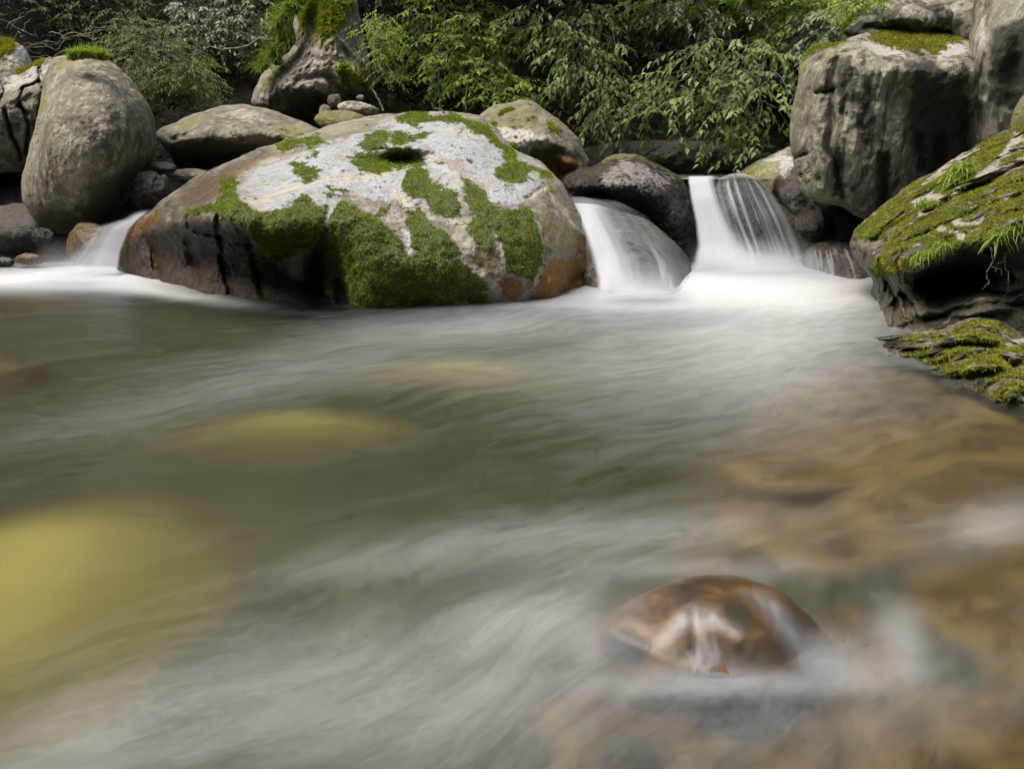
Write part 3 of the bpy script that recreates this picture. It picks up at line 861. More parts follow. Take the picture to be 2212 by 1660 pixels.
# ---- right cliff blocks
F_R = rock("cliff_boulder", "huge grey block with dark stains and a mossy ledge on top, right of the fall",
           [(1733, 118), (1752, 101), (1780, 92), (1806, 97), (1835, 80), (1870, 70), (1920, 62), (2000, 60), (2090, 62), (2180, 80), (2240, 150), (2260, 300), (2240, 470), (2100, 520), (1960, 520), (1880, 478), (1850, 470), (1820, 446), (1768, 436), (1728, 420), (1720, 390), (1712, 350), (1705, 305), (1704, 270), (1712, 228), (1721, 190), (1728, 150)],
           [(1735, 120, 5.15), (1705, 280, 5.1), (1725, 415, 5.05), (1790, 110, 5.0), (1800, 200, 4.86), (1790, 300, 4.82), (1790, 400, 4.85), (1850, 105, 4.92), (1870, 200, 4.76), (1870, 300, 4.76), (1870, 400, 4.84), (1850, 455, 4.95), (1950, 120, 4.84), (2000, 135, 4.80), (2080, 120, 4.86), (1950, 200, 4.82), (2000, 300, 4.92), (1990, 400, 5.0), (2080, 250, 4.95), (2080, 400, 5.0), (2200, 200, 4.95), (2200, 400, 5.0),
            (1930, 75, 5.3), (2000, 70, 5.35), (2080, 75, 5.35), (1860, 80, 5.1), (1770, 100, 5.15), (1960, 500, 5.05), (2100, 500, 5.05)],
           R_CLIFF, n=420, mf=130, center=(1950, 290), rho=0.09, p=18, back=0.7, wob=3, amp=0.02, freq=2.2, fine=0.010, ridged=0.05, seed=8,
           feats=[('groove', [(1815, 95), (1800, 180), (1797, 250), (1790, 320), (1815, 360), (1825, 440)], 9, 0.075), ('groove', [(1870, 120), (1880, 210), (1860, 270), (1870, 340)], 9, 0.05), ('groove', [(1905, 340), (1910, 470)], 12, 0.10), ('groove', [(1985, 300), (1975, 450)], 14, 0.08), ('groove', [(2030, 300), (2025, 420)], 14, 0.10),
                  ('groove', [(1765, 202), (1790, 198), (1805, 188)], 4, 0.05), ('groove', [(1712, 345), (1742, 330)], 4, 0.06), ('bump', 1806, 390, 18, 50, 0, 0.10), ('bump', 1772, 130, 8, 12, 0, 0.05), ('bump', 1790, 135, 6, 10, 0, 0.05), ('bump', 1768, 385, 7, 8, 0, 0.05), ('bump', 1730, 382, 5, 7, 0, 0.04), ('bump', 1820, 243, 10, 10, 0, 0.04),
                  ('bump', 1845, 330, 22, 60, -8, -0.05), ('bump', 1950, 360, 16, 80, 0, -0.05), ('bump', 1895, 250, 20, 40, 10, -0.03)],
           paint={"moss": [('poly', [(1728, 130), (1736, 106), (1770, 90), (1806, 85), (1836, 78), (1830, 92), (1800, 100), (1765, 104), (1740, 122)], 4, 1.0), ('poly', [(1868, 80), (1930, 60), (2085, 58), (2082, 85), (2050, 100), (2015, 122), (2000, 118), (1990, 105), (1955, 110), (1930, 106), (1905, 92)], 6, 0.95)],
                  "stain_shade": [('poly', [(1845, 215), (1880, 205), (1895, 230), (1890, 300), (1850, 310)], 12, 0.85), ('poly', [(1960, 130), (2010, 125), (2095, 170), (2095, 420), (1990, 400), (1965, 250)], 22, 0.95), ('poly', [(1800, 310), (1822, 330), (1830, 430), (1800, 420)], 8, 0.9), ('poly', [(1895, 320), (1925, 320), (1920, 470), (1895, 470)], 8, 0.85), ('noise', 3.2, 0.15, 0.7, 0.75, (2.0, 2.0, 0.35))],
                  "pale": [('poly', [(1850, 85), (1880, 85), (1960, 110), (1960, 125), (1880, 110)], 8, 0.75), ('poly', [(2010, 122), (2060, 95), (2095, 95), (2060, 128), (2020, 132)], 6, 0.9), ('poly', [(1892, 210), (1920, 215), (1910, 255), (1895, 255)], 6, 0.5)],
                  "film": [('noise', 2.6, 0.25, 0.9, 0.5), ('poly', [(1722, 140), (1735, 115), (1745, 140), (1725, 200)], 6, 0.7), ('poly', [(1730, 420), (1780, 415), (1830, 445), (1770, 440)], 8, 0.6)], "orange": [('poly', [(1720, 370), (1760, 380), (1790, 430), (1730, 415)], 18, 0.30)],
                  "crack": [('line', [(1765, 202), (1790, 198), (1805, 188)], 3, 1), ('line', [(1712, 345), (1742, 330)], 3, 1), ('g', 1768, 385, 6, 7, 0, 1.0), ('g', 1730, 382, 4, 6, 0, 1.0), ('g', 1820, 243, 8, 8, 0, 0.8)]})
moss_on(F_R, 9000, 0.018, 0.005, M_MOSSY, seed=5)

r = rock("upper_block", "dark-stained grey block on the mossy ledge, at the top edge right of the trees",
         [(1814, 72), (1830, 48), (1850, 28), (1885, 8), (1930, -12), (2010, -60), (2120, -80), (2160, 0), (2140, 90), (2060, 100), (1960, 95), (1880, 88)],
         [(1820, 70, 5.45), (1880, 20, 5.5), (1960, -10, 5.5), (2100, -50, 5.6), (1880, 70, 5.3), (1960, 40, 5.25), (2050, 30, 5.25), (2050, 80, 5.3), (2120, 30, 5.2), (1930, 80, 5.4)],
         R_CLIFF, n=220, mf=60, center=(1980, 30), rho=0.14, p=10, back=0.6, wob=3, ridged=0.05, seed=9,
         feats=[('groove', [(1870, 60), (1960, 60), (2040, 72)], 9, 0.08)],
         paint={"moss": [('line', [(1816, 72), (1832, 48), (1855, 26), (1890, 6), (1940, -12)], 6, 1.0)], "stain_shade": [('poly', [(1815, 75), (1850, 40), (1890, 55), (1870, 90)], 8, 1.0), ('poly', [(1890, 58), (2060, 66), (2050, 88), (1900, 75)], 6, 0.8), ('noise', 4, 0.1, 0.6, 0.7, (2, 2, 0.4))], "pale": [('noise', 5, 0.2, 0.6, 0.6, (2, 2, 0.4))]})
moss_on(r, 2500, 0.02, 0.005, M_MOSSY, seed=6)

r = rock("cliff_wall", "tall rock wall with black vertical streaks at the right edge above the mossy slab",
         [(2092, 300), (2086, 200), (2092, 110), (2100, 30), (2112, -60), (2160, -150), (2300, -200), (2480, -150), (2520, 100), (2500, 420), (2350, 470), (2200, 460), (2110, 400)],
         [(2095, 250, 4.9), (2100, 50, 4.98), (2150, 100, 4.68), (2150, 300, 4.72), (2220, 150, 4.55), (2200, 350, 4.75), (2300, 100, 4.45), (2450, 100, 4.5), (2300, 350, 4.6), (2450, 350, 4.6), (2250, -100, 4.8)],
         R_CLIFF, n=260, mf=80, center=(2280, 150), rho=0.14, p=12, back=0.8, wob=3, ridged=0.05, seed=10,
         feats=[('bump', 2190, 150, 20, 80, 5, 0.06), ('groove', [(2130, 20), (2125, 200)], 10, 0.04)],
         paint={"stain_shade": [('poly', [(2140, 60), (2230, 40), (2230, 260), (2170, 230), (2130, 220)], 16, 0.95), ('noise', 4, 0.1, 0.6, 0.6, (2, 2, 0.4))], "pale": [('poly', [(2098, 40), (2130, 20), (2130, 260), (2100, 300)], 12, 0.55), ('poly', [(2105, 225), (2160, 235), (2150, 300), (2105, 310)], 8, 0.5)], "film": [('line', [(2100, 0), (2096, 60), (2090, 110)], 6, 0.8)]})  # pale left strip paints the lit face lighter

r = rock("green_rock", "smooth olive-green rock shoulder at the right edge between the cliff and the mossy slab",
         [(2180, 262), (2190, 235), (2208, 205), (2240, 180), (2330, 170), (2400, 240), (2380, 340), (2250, 340), (2190, 310)],
         [(2190, 260, 4.5), (2220, 210, 4.45), (2260, 260, 4.3), (2350, 250, 4.3), (2280, 330, 4.3)], R_CLIFF, n=120, mf=30, rho=0.1, back=0.4, seed=11, paint={"film": [('poly', [(2150, 150), (2450, 150), (2450, 360), (2150, 360)], 5, 0.62)]})

# ---- dark rocks in the hollow under the cliff block
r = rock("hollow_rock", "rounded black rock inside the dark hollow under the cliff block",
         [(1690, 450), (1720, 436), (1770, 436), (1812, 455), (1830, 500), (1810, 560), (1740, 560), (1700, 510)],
         [(1700, 455, 5.5), (1770, 440, 5.45), (1815, 470, 5.45), (1770, 490, 5.3), (1760, 550, 5.4)], R_WET, n=140, mf=40, rho=0.1, back=0.4, seed=12, amp=0.03, paint={"wet": [('poly', [(1600, 400), (1900, 400), (1900, 600), (1600, 600)], 5, 0.7)], "stain_shade": [('poly', [(1600, 400), (1900, 400), (1900, 600), (1600, 600)], 5, 0.6)]})
G_R = rock("splashed_rock", "low reddish-black rock with thin water running down it, at the right foot of the fall",
           [(1728, 560), (1745, 530), (1780, 520), (1830, 522), (1880, 545), (1920, 600), (1920, 660), (1780, 670), (1740, 620)],
           [(1735, 570, 5.0), (1780, 525, 5.05), (1850, 530, 4.95), (1900, 590, 4.7), (1790, 560, 4.8), (1850, 580, 4.62), (1790, 600, 4.65), (1860, 612, 4.45), (1850, 660, 4.4)], R_WET, n=160, mf=50, rho=0.1, back=0.5, seed=13, amp=0.03, ridged=0.03,
           paint={"wet": [('poly', [(1600, 400), (2000, 400), (2000, 700), (1600, 700)], 5, 0.8)], "orange": [('poly', [(1800, 560), (1880, 560), (1880, 620), (1800, 620)], 20, 0.25)]})
r = rock("wedge_rock", "small grey-brown wedge of rock caught between the fall and the cliff block",
         [(1666, 402), (1680, 376), (1700, 352), (1716, 344), (1735, 380), (1760, 430), (1790, 470), (1740, 500), (1700, 460), (1682, 430)],
         [(1672, 402, 5.7), (1712, 350, 5.7), (1720, 400, 5.45), (1700, 430, 5.5), (1750, 450, 5.4)], R_WET, n=120, mf=36, rho=0.08, back=0.3, seed=14, ridged=0.03, paint={"pale": [('line', [(1690, 372), (1705, 355), (1716, 350)], 8, 0.9)], "orange": [('poly', [(1680, 390), (1730, 390), (1740, 430), (1700, 430)], 10, 0.25)]})
r = rock("far_pale_rock", "pale rock with yellow moss across the upper pool, left of the cliff block",
         [(1592, 385), (1600, 370), (1622, 354), (1660, 336), (1690, 323), (1712, 312), (1740, 330), (1740, 400), (1680, 420), (1600, 415)],
         [(1600, 375, 6.5), (1660, 340, 6.6), (1720, 320, 6.6), (1650, 368, 6.3), (1690, 360, 6.3), (1640, 400, 6.25)], R_GREY, n=140, mf=40, rho=0.12, back=0.4, seed=15, ridged=0.03,
         paint={"pale": [('poly', [(1630, 350), (1700, 318), (1720, 350), (1690, 365), (1620, 380)], 10, 0.85)], "film": [('poly', [(1596, 382), (1605, 365), (1640, 345), (1660, 350), (1690, 345), (1665, 378), (1640, 385)], 6, 0.95)]})

# ---- right mossy slab
MS = [[(1846, 498), (1882, 464), (1932, 424), (1985, 388), (2010, 378), (2060, 345), (2130, 305), (2230, 266), (2330, 250), (2330, 470), (2160, 520), (2110, 520), (2060, 535), (2020, 560), (1990, 572), (1950, 575), (1920, 600), (1890, 600), (1890, 575), (1905, 545), (1920, 525), (1885, 520), (1860, 510)]]
I_R = rock("mossy_slab", "tilted mossy slab with pale ribs and grass over a black hollow, at the right bank",
           [(1838, 512), (1848, 494), (1880, 464), (1930, 424), (1980, 390), (2012, 374), (2070, 336), (2112, 314), (2150, 290), (2212, 268), (2300, 246), (2440, 240), (2520, 400), (2520, 720), (2400, 800), (2212, 770), (2080, 760), (1960, 760), (1915, 745), (1898, 700), (1896, 655), (1878, 640), (1886, 605), (1874, 590), (1845, 560), (1836, 532)],
           [(1840, 515, 3.95), (1880, 468, 4.1), (1980, 395, 4.2), (2070, 340, 4.2), (2212, 275, 4.15), (2350, 255, 4.0), (1850, 555, 3.85), (1885, 600, 3.80), (1890, 650, 3.72), (1905, 705, 3.22), (1925, 720, 3.10),
            (1890, 565, 3.50), (1940, 575, 3.22), (2000, 562, 3.02), (2070, 530, 2.95), (2150, 515, 2.85), (2300, 500, 2.7), (1900, 520, 3.70), (1960, 470, 3.62), (2050, 440, 3.42), (2150, 400, 3.35), (2000, 520, 3.25), (2100, 480, 3.12), (2300, 380, 3.2),
            (1950, 610, 3.26), (2000, 610, 3.28), (2060, 600, 3.32), (2120, 590, 3.26), (2180, 600, 3.02), (1990, 660, 3.16), (2060, 660, 3.10), (2110, 640, 3.02), (1960, 705, 3.10), (2050, 700, 3.04), (2150, 660, 2.93), (2300, 600, 2.8), (2300, 740, 2.75), (2100, 750, 2.98), (1940, 750, 3.08)],
           R_SLAB, n=520, mf=170, center=(2080, 550), rho=0.10, p=10, back=0.7, wob=3, amp=0.02, freq=2.6, fine=0.012, ridged=0.05, seed=16, strata=((-0.35, 0.25, 0.9), 7.5, 0.055),
           feats=[('groove', [(1850, 540), (1880, 560), (1895, 600)], 6, 0.05), ('groove', [(1925, 610), (1935, 650), (1930, 700)], 5, 0.06), ('groove', [(1950, 640), (1960, 680), (1955, 715)], 5, 0.06), ('groove', [(1900, 620), (1912, 660), (1908, 700)], 5, 0.05), ('groove', [(1970, 660), (1985, 700)], 5, 0.05), ('groove', [(1900, 510), (1960, 470), (2040, 440), (2100, 410)], 7, 0.05), ('groove', [(2000, 465), (2060, 420), (2130, 395), (2220, 350)], 8, 0.09), ('groove', [(1920, 540), (2010, 500), (2080, 465), (2212, 420)], 6, 0.05), ('groove', [(1960, 440), (2010, 410), (2080, 370)], 6, 0.04), ('bump', 2110, 410, 44, 8, -22, 0.10), ('bump', 2170, 330, 60, 10, -40, -0.05), ('bump', 2110, 385, 80, 8, -28, -0.04),
                  ('bump', 2055, 600, 80, 30, -6, 0.20), ('bump', 1900, 522, 24, 10, 0, 0.08), ('groove', [(1900, 580), (1930, 640), (1950, 690)], 6, 0.07), ('groove', [(1915, 600), (1960, 650), (1975, 690)], 6, 0.06), ('groove', [(2000, 690), (2080, 665), (2160, 655), (2230, 660)], 6, 0.05), ('groove', [(2120, 620), (2180, 640), (2230, 620)], 6, 0.05)],
           paint={"moss": [('poly', MS[0], 7, 0.92)], "pale": [],
                  "stain_shade": [('poly', [(1960, 620), (1995, 580), (2080, 545), (2150, 530), (2350, 530), (2350, 600), (2200, 580), (2130, 620), (2060, 645), (1990, 650)], 12, 1.0), ('poly', [(1980, 640), (2350, 640), (2350, 820), (1980, 820)], 10, 0.5), ('noise', 6, 0.25, 0.8, 0.6), ('poly', [(1905, 520), (1925, 508), (1925, 530)], 4, 0.9)],  # black of the hollow under the lip is painted shade
                  "wet": [('poly', [(1836, 520), (1880, 530), (1890, 600), (1960, 620), (1990, 700), (1960, 780), (1880, 800), (1870, 640), (1840, 560)], 8, 0.6)],
                  "vein": [('line', [(2040, 700), (2080, 660), (2120, 640), (2150, 620)], 3, 0.5), ('line', [(1915, 600), (1945, 640), (1960, 690)], 3, 0.4)]})
# pale stone ribs that the moss leaves bare
def drop_moss(R, shapes, lo=0.18, hi=0.6):
    PX, PY, _ = R["grid"]
    v = np.zeros_like(PX)
    Q = R["V"][:R["n_front"]].reshape(PX.shape + (3,))
    wx, wyy = PX + 8 * fbm(Q * 9, 3), PY + 8 * fbm(Q * 9 + 3, 3)
    for s in shapes:
        v = np.maximum(v, s[2] * np.exp(-(seg_dist(wx, wyy, s[0]) / s[1]) ** 2))
    hole = smooth(lo, hi, fbm(Q * np.array([8, 8, 18]) + 40, 4, 0.62))
    n = R["n_front"]
    mo = R["A"]["moss"]
    mo[:n] = mo[:n] * (1 - np.clip(v.ravel(), 0, 1)) * (1 - 0.9 * hole.ravel())
    me = R["o"].data
    me.attributes["moss"].data.foreach_set("value", mo.astype(np.float32))
    pl = np.zeros(len(mo))
    pl[:n] = np.clip(v.ravel() * 1.1, 0, 1) * (R["A"]["stain_shade"][:n] < 0.4)
    if "pale" in me.attributes:
        me.attributes["pale"].data.foreach_set("value", pl.astype(np.float32))
drop_moss(I_R, [([(2200, 300), (2160, 345), (2120, 380)], 12, 1.0), ([(2120, 390), (2160, 370), (2220, 345)], 9, 1.0), ([(2000, 395), (2060, 350), (2110, 325)], 6, 0.9), ([(1975, 440), (2010, 420), (2030, 425)], 9, 1.0), ([(2060, 480), (2120, 480)], 8, 1.0), ([(1940, 560), (1985, 535)], 9, 1.0), ([(2030, 495), (2080, 510)], 8, 0.9), ([(1990, 460), (2020, 450)], 8, 0.8), ([(2050, 425), (2070, 408)], 7, 0.9)])
moss_on(I_R, 42000, 0.013, 0.0035, M_MOSSY, seed=8)

# ---- low mossy shore rock, right
J_R = rock("shore_rock", "low wet rock with matted moss sloping into the pool below the mossy slab",
           [(1840, 745), (1850, 735), (1900, 726), (1960, 720), (2000, 712), (2050, 705), (2080, 690), (2112, 684), (2160, 690), (2212, 722), (2300, 740), (2480, 780), (2480, 1060), (2300, 1010), (2212, 960), (2150, 930), (2080, 890), (2030, 860), (1980, 835), (1930, 805), (1880, 775)],
           [(1850, 742, wy(1850, 742)), (1920, 770, wy(1920, 770)), (2000, 800, wy(2000, 800)), (2090, 842, wy(2090, 842)), (2150, 870, wy(2150, 870)), (2212, 892, wy(2212, 892)), (2300, 930, wy(2300, 930)), (1900, 735, 2.86), (1960, 735, 2.80), (1960, 765, 2.62), (2060, 712, 2.80), (2112, 692, 2.82), (2200, 725, 2.72), (2300, 750, 2.6), (2000, 750, 2.66), (2080, 760, 2.46), (2150, 790, 2.28), (2200, 830, 2.12), (2400, 850, 2.1), (2090, 900, 2.2), (2212, 960, 1.95), (1930, 800, 2.6)],
           R_SLAB, n=380, mf=110, center=(2130, 800), rho=0.08, p=8, back=0.3, wob=3, amp=0.03, freq=4, fine=0.016, ridged=0.07, seed=17, strata=((-0.3, 0.3, 0.9), 11, 0.06),
           feats=[('bump', 2130, 745, 26, 14, 20, 0.07), ('bump', 2180, 790, 24, 12, 20, 0.08), ('bump', 2110, 712, 40, 20, 20, -0.06), ('bump', 2195, 760, 26, 14, 10, -0.05), ('groove', [(2040, 800), (2090, 770), (2160, 760)], 8, 0.04)],
           paint={"moss": [('poly', [(1960, 725), (2050, 712), (2110, 688), (2160, 692), (2212, 725), (2330, 750), (2330, 950), (2212, 888), (2120, 852), (2040, 815), (1970, 785), (1930, 755)], 14, 0.92)], "wet": [('poly', [(1820, 720), (1960, 720), (2000, 760), (2090, 815), (2220, 870), (2400, 940), (2400, 1060), (1820, 900)], 16, 0.9)], "pale": [], "stain_shade": [('noise', 7, 0.1, 0.6, 0.8)]})
drop_moss(J_R, [([(2060, 730), (2010, 770)], 9, 0.9), ([(2180, 742), (2215, 738)], 10, 0.9)], -0.15, 0.3)
moss_on(J_R, 15000, 0.012, 0.003, M_MOSSY, seed=9)

# ---- left bank rocks
K_R = rock("egg_boulder", "egg-shaped grey-tan boulder topped with a bright grass tuft, on the left bank",
           [(112, 124), (150, 117), (200, 118), (235, 128), (262, 150), (290, 178), (315, 215), (330, 245), (336, 275), (340, 310), (335, 345), (320, 372), (300, 402), (282, 425), (255, 458), (232, 490), (195, 520), (140, 530), (85, 510), (58, 465), (46, 425), (45, 385), (58, 345), (70, 290), (85, 230), (95, 170)],
           [(115, 130, 5.65), (200, 122, 5.7), (280, 175, 5.65), (335, 280, 5.6), (330, 350, 5.55), (150, 190, 5.35), (220, 190, 5.38), (120, 300, 5.12), (200, 290, 5.08), (270, 290, 5.25), (150, 400, 5.08), (230, 400, 5.24), (290, 390, 5.48), (70, 400, 5.2), (100, 480, 5.25), (180, 480, 5.36), (240, 460, 5.46), (60, 300, 5.3)],
           R_EGG, n=380, mf=130, center=(190, 310), rho=0.2, p=7, back=0.6, wob=2, amp=0.02, freq=2.2, fine=0.007, ridged=0.02, seed=18,
           feats=[('bump', 300, 320, 30, 30, 0, 0.05), ('bump', 240, 370, 40, 20, -30, 0.04), ('bump', 190, 400, 20, 40, 20, 0.03), ('bump', 110, 350, 30, 80, 0, -0.03)],
           paint={"stain_shade": [('poly', [(180, 400), (260, 370), (335, 310), (330, 370), (240, 490), (170, 520), (190, 440)], 26, 0.85), ('poly', [(45, 430), (130, 450), (190, 480), (200, 530), (60, 530)], 14, 0.7), ('noise', 4.5, 0.25, 0.75, 0.55, (1.5, 1.5, 0.6))],  # lower right: brown tone together with painted shade
                  "film": [('poly', [(80, 230), (105, 205), (100, 240), (75, 250)], 6, 0.9), ('poly', [(115, 130), (170, 118), (160, 145), (125, 155)], 8, 0.6), ('noise', 3.5, 0.2, 0.7, 0.42)], "pale": [('poly', [(130, 150), (240, 150), (270, 200), (180, 210)], 20, 0.45)], "orange": [('noise', 3.0, 0.3, 0.8, 0.3)]})
L_R = rock("cracked_rock", "cracked pale grey rock at the left edge beside the egg-shaped boulder",
           [(-120, 230), (-60, 170), (0, 158), (45, 150), (90, 128), (114, 120), (118, 140), (104, 180), (92, 220), (84, 280), (66, 340), (52, 372), (20, 372), (-60, 380), (-130, 330)],
           [(-60, 180, 5.9), (40, 158, 5.85), (108, 128, 5.8), (60, 200, 5.6), (0, 230, 5.5), (60, 280, 5.55), (0, 320, 5.5), (40, 365, 5.62), (-80, 300, 5.5)],
           R_GREY, n=240, mf=70, center=(20, 260), rho=0.12, back=0.5, wob=2.5, ridged=0.05, seed=19, fine=0.01,
           feats=[('groove', l, w, d) for l, w, d in (([(85, 150), (83, 178), (50, 190), (40, 230), (60, 250)], 4, 0.06), ([(0, 165), (10, 190), (0, 215)], 4, 0.05), ([(12, 240), (25, 290), (45, 340)], 5, 0.08), ([(83, 178), (95, 190)], 4, 0.05), ([(45, 230), (60, 270), (55, 330)], 4, 0.05))],
           paint={"crack": [('line', l, 2.6, 1) for l in ([(85, 150), (83, 178), (50, 190), (40, 230), (60, 250)], [(0, 165), (10, 190), (0, 215)], [(12, 240), (25, 290), (45, 340)], [(45, 230), (60, 270), (55, 330)])],
                  "moss": [('poly', [(30, 155), (60, 138), (92, 118), (90, 130), (60, 150)], 4, 1.0)], "pale": [('poly', [(0, 165), (110, 125), (105, 160), (70, 190), (0, 200)], 10, 0.75), ('noise', 4, 0.1, 0.6, 0.6)], "stain_shade": [('noise', 4, 0.2, 0.6, 0.7)]})
moss_on(L_R, 1800, 0.02, 0.005, M_MOSSY, seed=10)
r = rock("bank_rock", "small grey rock capped with bright moss behind the cracked rock, at the left edge",
         [(-80, 130), (-30, 92), (0, 84), (28, 88), (50, 98), (64, 118), (72, 140), (60, 170), (-20, 190), (-80, 180)],
         [(-40, 110, 6.3), (30, 95, 6.3), (65, 130, 6.3), (20, 140, 6.1), (-30, 160, 6.1)], R_GREY, n=140, mf=40, rho=0.1, back=0.4, seed=20, ridged=0.03,
         paint={"moss": [('poly', [(-60, 110), (-20, 82), (15, 82), (30, 90), (28, 108), (10, 122), (-40, 135)], 5, 1.0)], "pale": [('poly', [(20, 95), (50, 98), (70, 140), (20, 150)], 8, 0.8)]})
moss_on(r, 2600, 0.035, 0.006, M_MOSSY, seed=11)
M_R = rock("overhang_rock", "long tan rock with black overhanging underside between the egg-shaped and largest boulders",
           [(334, 292), (345, 277), (382, 262), (430, 241), (480, 228), (530, 225), (580, 235), (640, 257), (685, 276), (720, 300), (690, 330), (600, 360), (520, 385), (440, 392), (395, 380), (372, 345), (352, 312)],
           [(340, 290, 6.0), (400, 258, 6.15), (500, 232, 6.3), (620, 255, 6.2), (700, 295, 5.9), (380, 290, 5.82), (450, 270, 5.85), (530, 270, 5.8), (600, 290, 5.72), (660, 300, 5.65), (420, 300, 5.78), (500, 310, 5.74), (420, 340, 6.05), (500, 345, 6.1), (600, 330, 5.95), (440, 380, 6.2), (560, 370, 6.15)],
           R_GREY, n=300, mf=90, center=(520, 300), rho=0.12, back=0.5, wob=2.5, ridged=0.04, seed=21,
           feats=[('groove', [(345, 285), (370, 300), (400, 292)], 5, 0.03), ('groove', [(560, 262), (620, 290), (690, 300)], 6, 0.03)],
           paint={"film": [('poly', [(380, 268), (430, 250), (450, 262), (400, 285)], 8, 0.7), ('poly', [(590, 262), (700, 285), (690, 310), (600, 290)], 12, 0.75)], "pale": [('poly', [(440, 245), (530, 228), (600, 245), (560, 262), (470, 262)], 12, 0.5)],
                  "stain_shade": [('poly', [(360, 312), (440, 298), (520, 300), (600, 315), (720, 305), (700, 345), (520, 400), (380, 390)], 12, 0.9)]})  # shade of the overhang painted onto the underside

# ---- pillar boulder with mossy face, top centre-left
N_R = rock("pillar_boulder", "tall boulder with yellow moss streaks and an overhanging brown foot, behind the largest boulder",
           [(540, 222), (548, 195), (562, 165), (590, 132), (628, 112), (640, 84), (632, 50), (640, 5), (655, -60), (700, -110), (752, -80), (770, -10), (780, 50), (790, 100), (800, 150), (807, 185), (800, 202), (780, 218), (750, 234), (715, 246), (690, 275), (640, 285), (590, 262), (560, 240)],
           [(550, 220, 6.9), (560, 175, 6.95), (620, 118, 6.95), (640, 60, 7.0), (650, -20, 7.1), (740, -60, 7.1), (785, 80, 6.95), (803, 180, 6.9), (640, 150, 6.65), (700, 100, 6.62), (740, 40, 6.75), (700, 0, 6.8), (760, 150, 6.6), (700, 180, 6.5), (620, 190, 6.6), (770, 185, 6.6), (600, 215, 6.75), (680, 225, 6.75), (760, 212, 6.8), (640, 265, 6.95)],
           R_PIL, n=340, mf=100, center=(690, 150), rho=0.12, back=0.7, wob=3, ridged=0.07, freq=3, fine=0.012, seed=22,
           feats=[('groove', [(640, 175), (700, 160), (740, 195), (800, 188)], 10, 0.08), ('groove', [(700, 100), (720, 140)], 6, 0.04)],
           paint={"film": [('poly', [(640, -10), (760, -60), (775, 20), (740, 70), (715, 120), (690, 100), (660, 90), (640, 80)], 14, 0.95), ('poly', [(710, 130), (760, 120), (800, 160), (800, 190), (750, 185), (730, 160)], 12, 1.0), ('poly', [(548, 200), (580, 150), (625, 125), (610, 160), (570, 195)], 10, 0.9)],
                  "pale": [('poly', [(640, 100), (690, 110), (780, 90), (790, 130), (700, 150), (650, 170)], 16, 0.42)], "stain_shade": [('poly', [(550, 225), (600, 185), (680, 190), (720, 205), (800, 192), (790, 230), (690, 290), (590, 280)], 10, 0.85)], "orange": [('poly', [(650, 180), (800, 190), (780, 215), (660, 210)], 16, 0.25)],
                  "moss": [('poly', [(720, 150), (745, 135), (790, 170), (800, 185), (760, 185), (735, 170)], 8, 0.7), ('poly', [(640, 10), (700, -60), (760, -40), (768, 20), (735, 50), (720, 90), (700, 80), (680, 50), (650, 60)], 12, 0.75)]})
moss_on(N_R, 9000, 0.03, 0.008, M_MOSSY, seed=12)

# ---- smaller stones, each its own thing
def stone(name, label, cx, cy, rx, ry, Yd, mat, seed, rot=0, paint=None, cat="stone", group=None, n=90, mf=26, ridged=0.0, wob=2.0, amp=0.02, thick=None):
    a = np.linspace(0, 2 * math.pi, 18, endpoint=False)
    c, s = math.cos(math.radians(rot)), math.sin(math.radians(rot))
    rng = np.random.default_rng(seed)
    k = 1 + 0.10 * rng.normal(size=18)
    k = (k + np.roll(k, 1) + np.roll(k, -1)) / 3
    x, y = rx * np.cos(a) * k, ry * np.sin(a) * k
    out = np.stack([cx + x * c - y * s, cy + x * s + y * c], -1)
    r3 = (thick or 0.8) * rx / FPX * Yd
    dep = [(cx, cy, Yd - r3 * 0.55), (cx - rx * .6, cy, Yd - r3 * .3), (cx + rx * .6, cy, Yd - r3 * .3), (cx, cy - ry * .6, Yd - r3 * .15), (cx, cy + ry * .6, Yd - r3 * .3), (cx, cy + ry, Yd), (cx, cy - ry, Yd + r3 * .1), (cx - rx, cy, Yd), (cx + rx, cy, Yd)]
    return rock(name, label, out, dep, mat, n=n, mf=mf, mb=10, rho=0.3 * r3, back=r3, wob=wob, amp=amp, freq=5, fine=0.004, ridged=ridged, seed=seed, paint=paint, cat=cat, group=group)


ALLWET = {"wet": [('poly', [(-500, -500), (3000, -500), (3000, 2500), (-500, 2500)], 5, 0.85)]}
stone("pebble", "smooth dark grey oval stone perched on the glinting brown rock", 352, 363, 30, 14, 5.55, R_WET, 31)
stone("brown_rock", "small angular wet brown rock with glints below the dark oval stone", 322, 412, 46, 42, 5.3, R_WET, 32, ridged=0.03, paint={**ALLWET, "orange": [('poly', [(270, 360), (380, 360), (380, 460), (270, 460)], 10, 0.3)]})
stone("gap_rock", "grey rock in the shadowed gap below the overhanging tan rock", 420, 380, 60, 16, 5.75, R_GREY, 33, rot=5)
stone("pebble", "shiny black stone with one bright glint at the left water's edge", 92, 512, 25, 22, 5.0, R_WET, 34, paint=ALLWET)
stone("pebble", "flat orange-brown stone at the left edge just above the white foam", 62, 560, 34, 12, 4.95, R_COB, 35, paint=ALLWET)
stone("pebble", "gravelly grey stone at the far left edge above the foam", 8, 566, 24, 10, 5.0, R_COBG, 36, paint=ALLWET)
LC = stone("cascade_stone", "peach-coloured stone under the thin left cascade below the egg-shaped boulder", 195, 535, 52, 58, 5.05, R_COB, 37, paint=ALLWET)
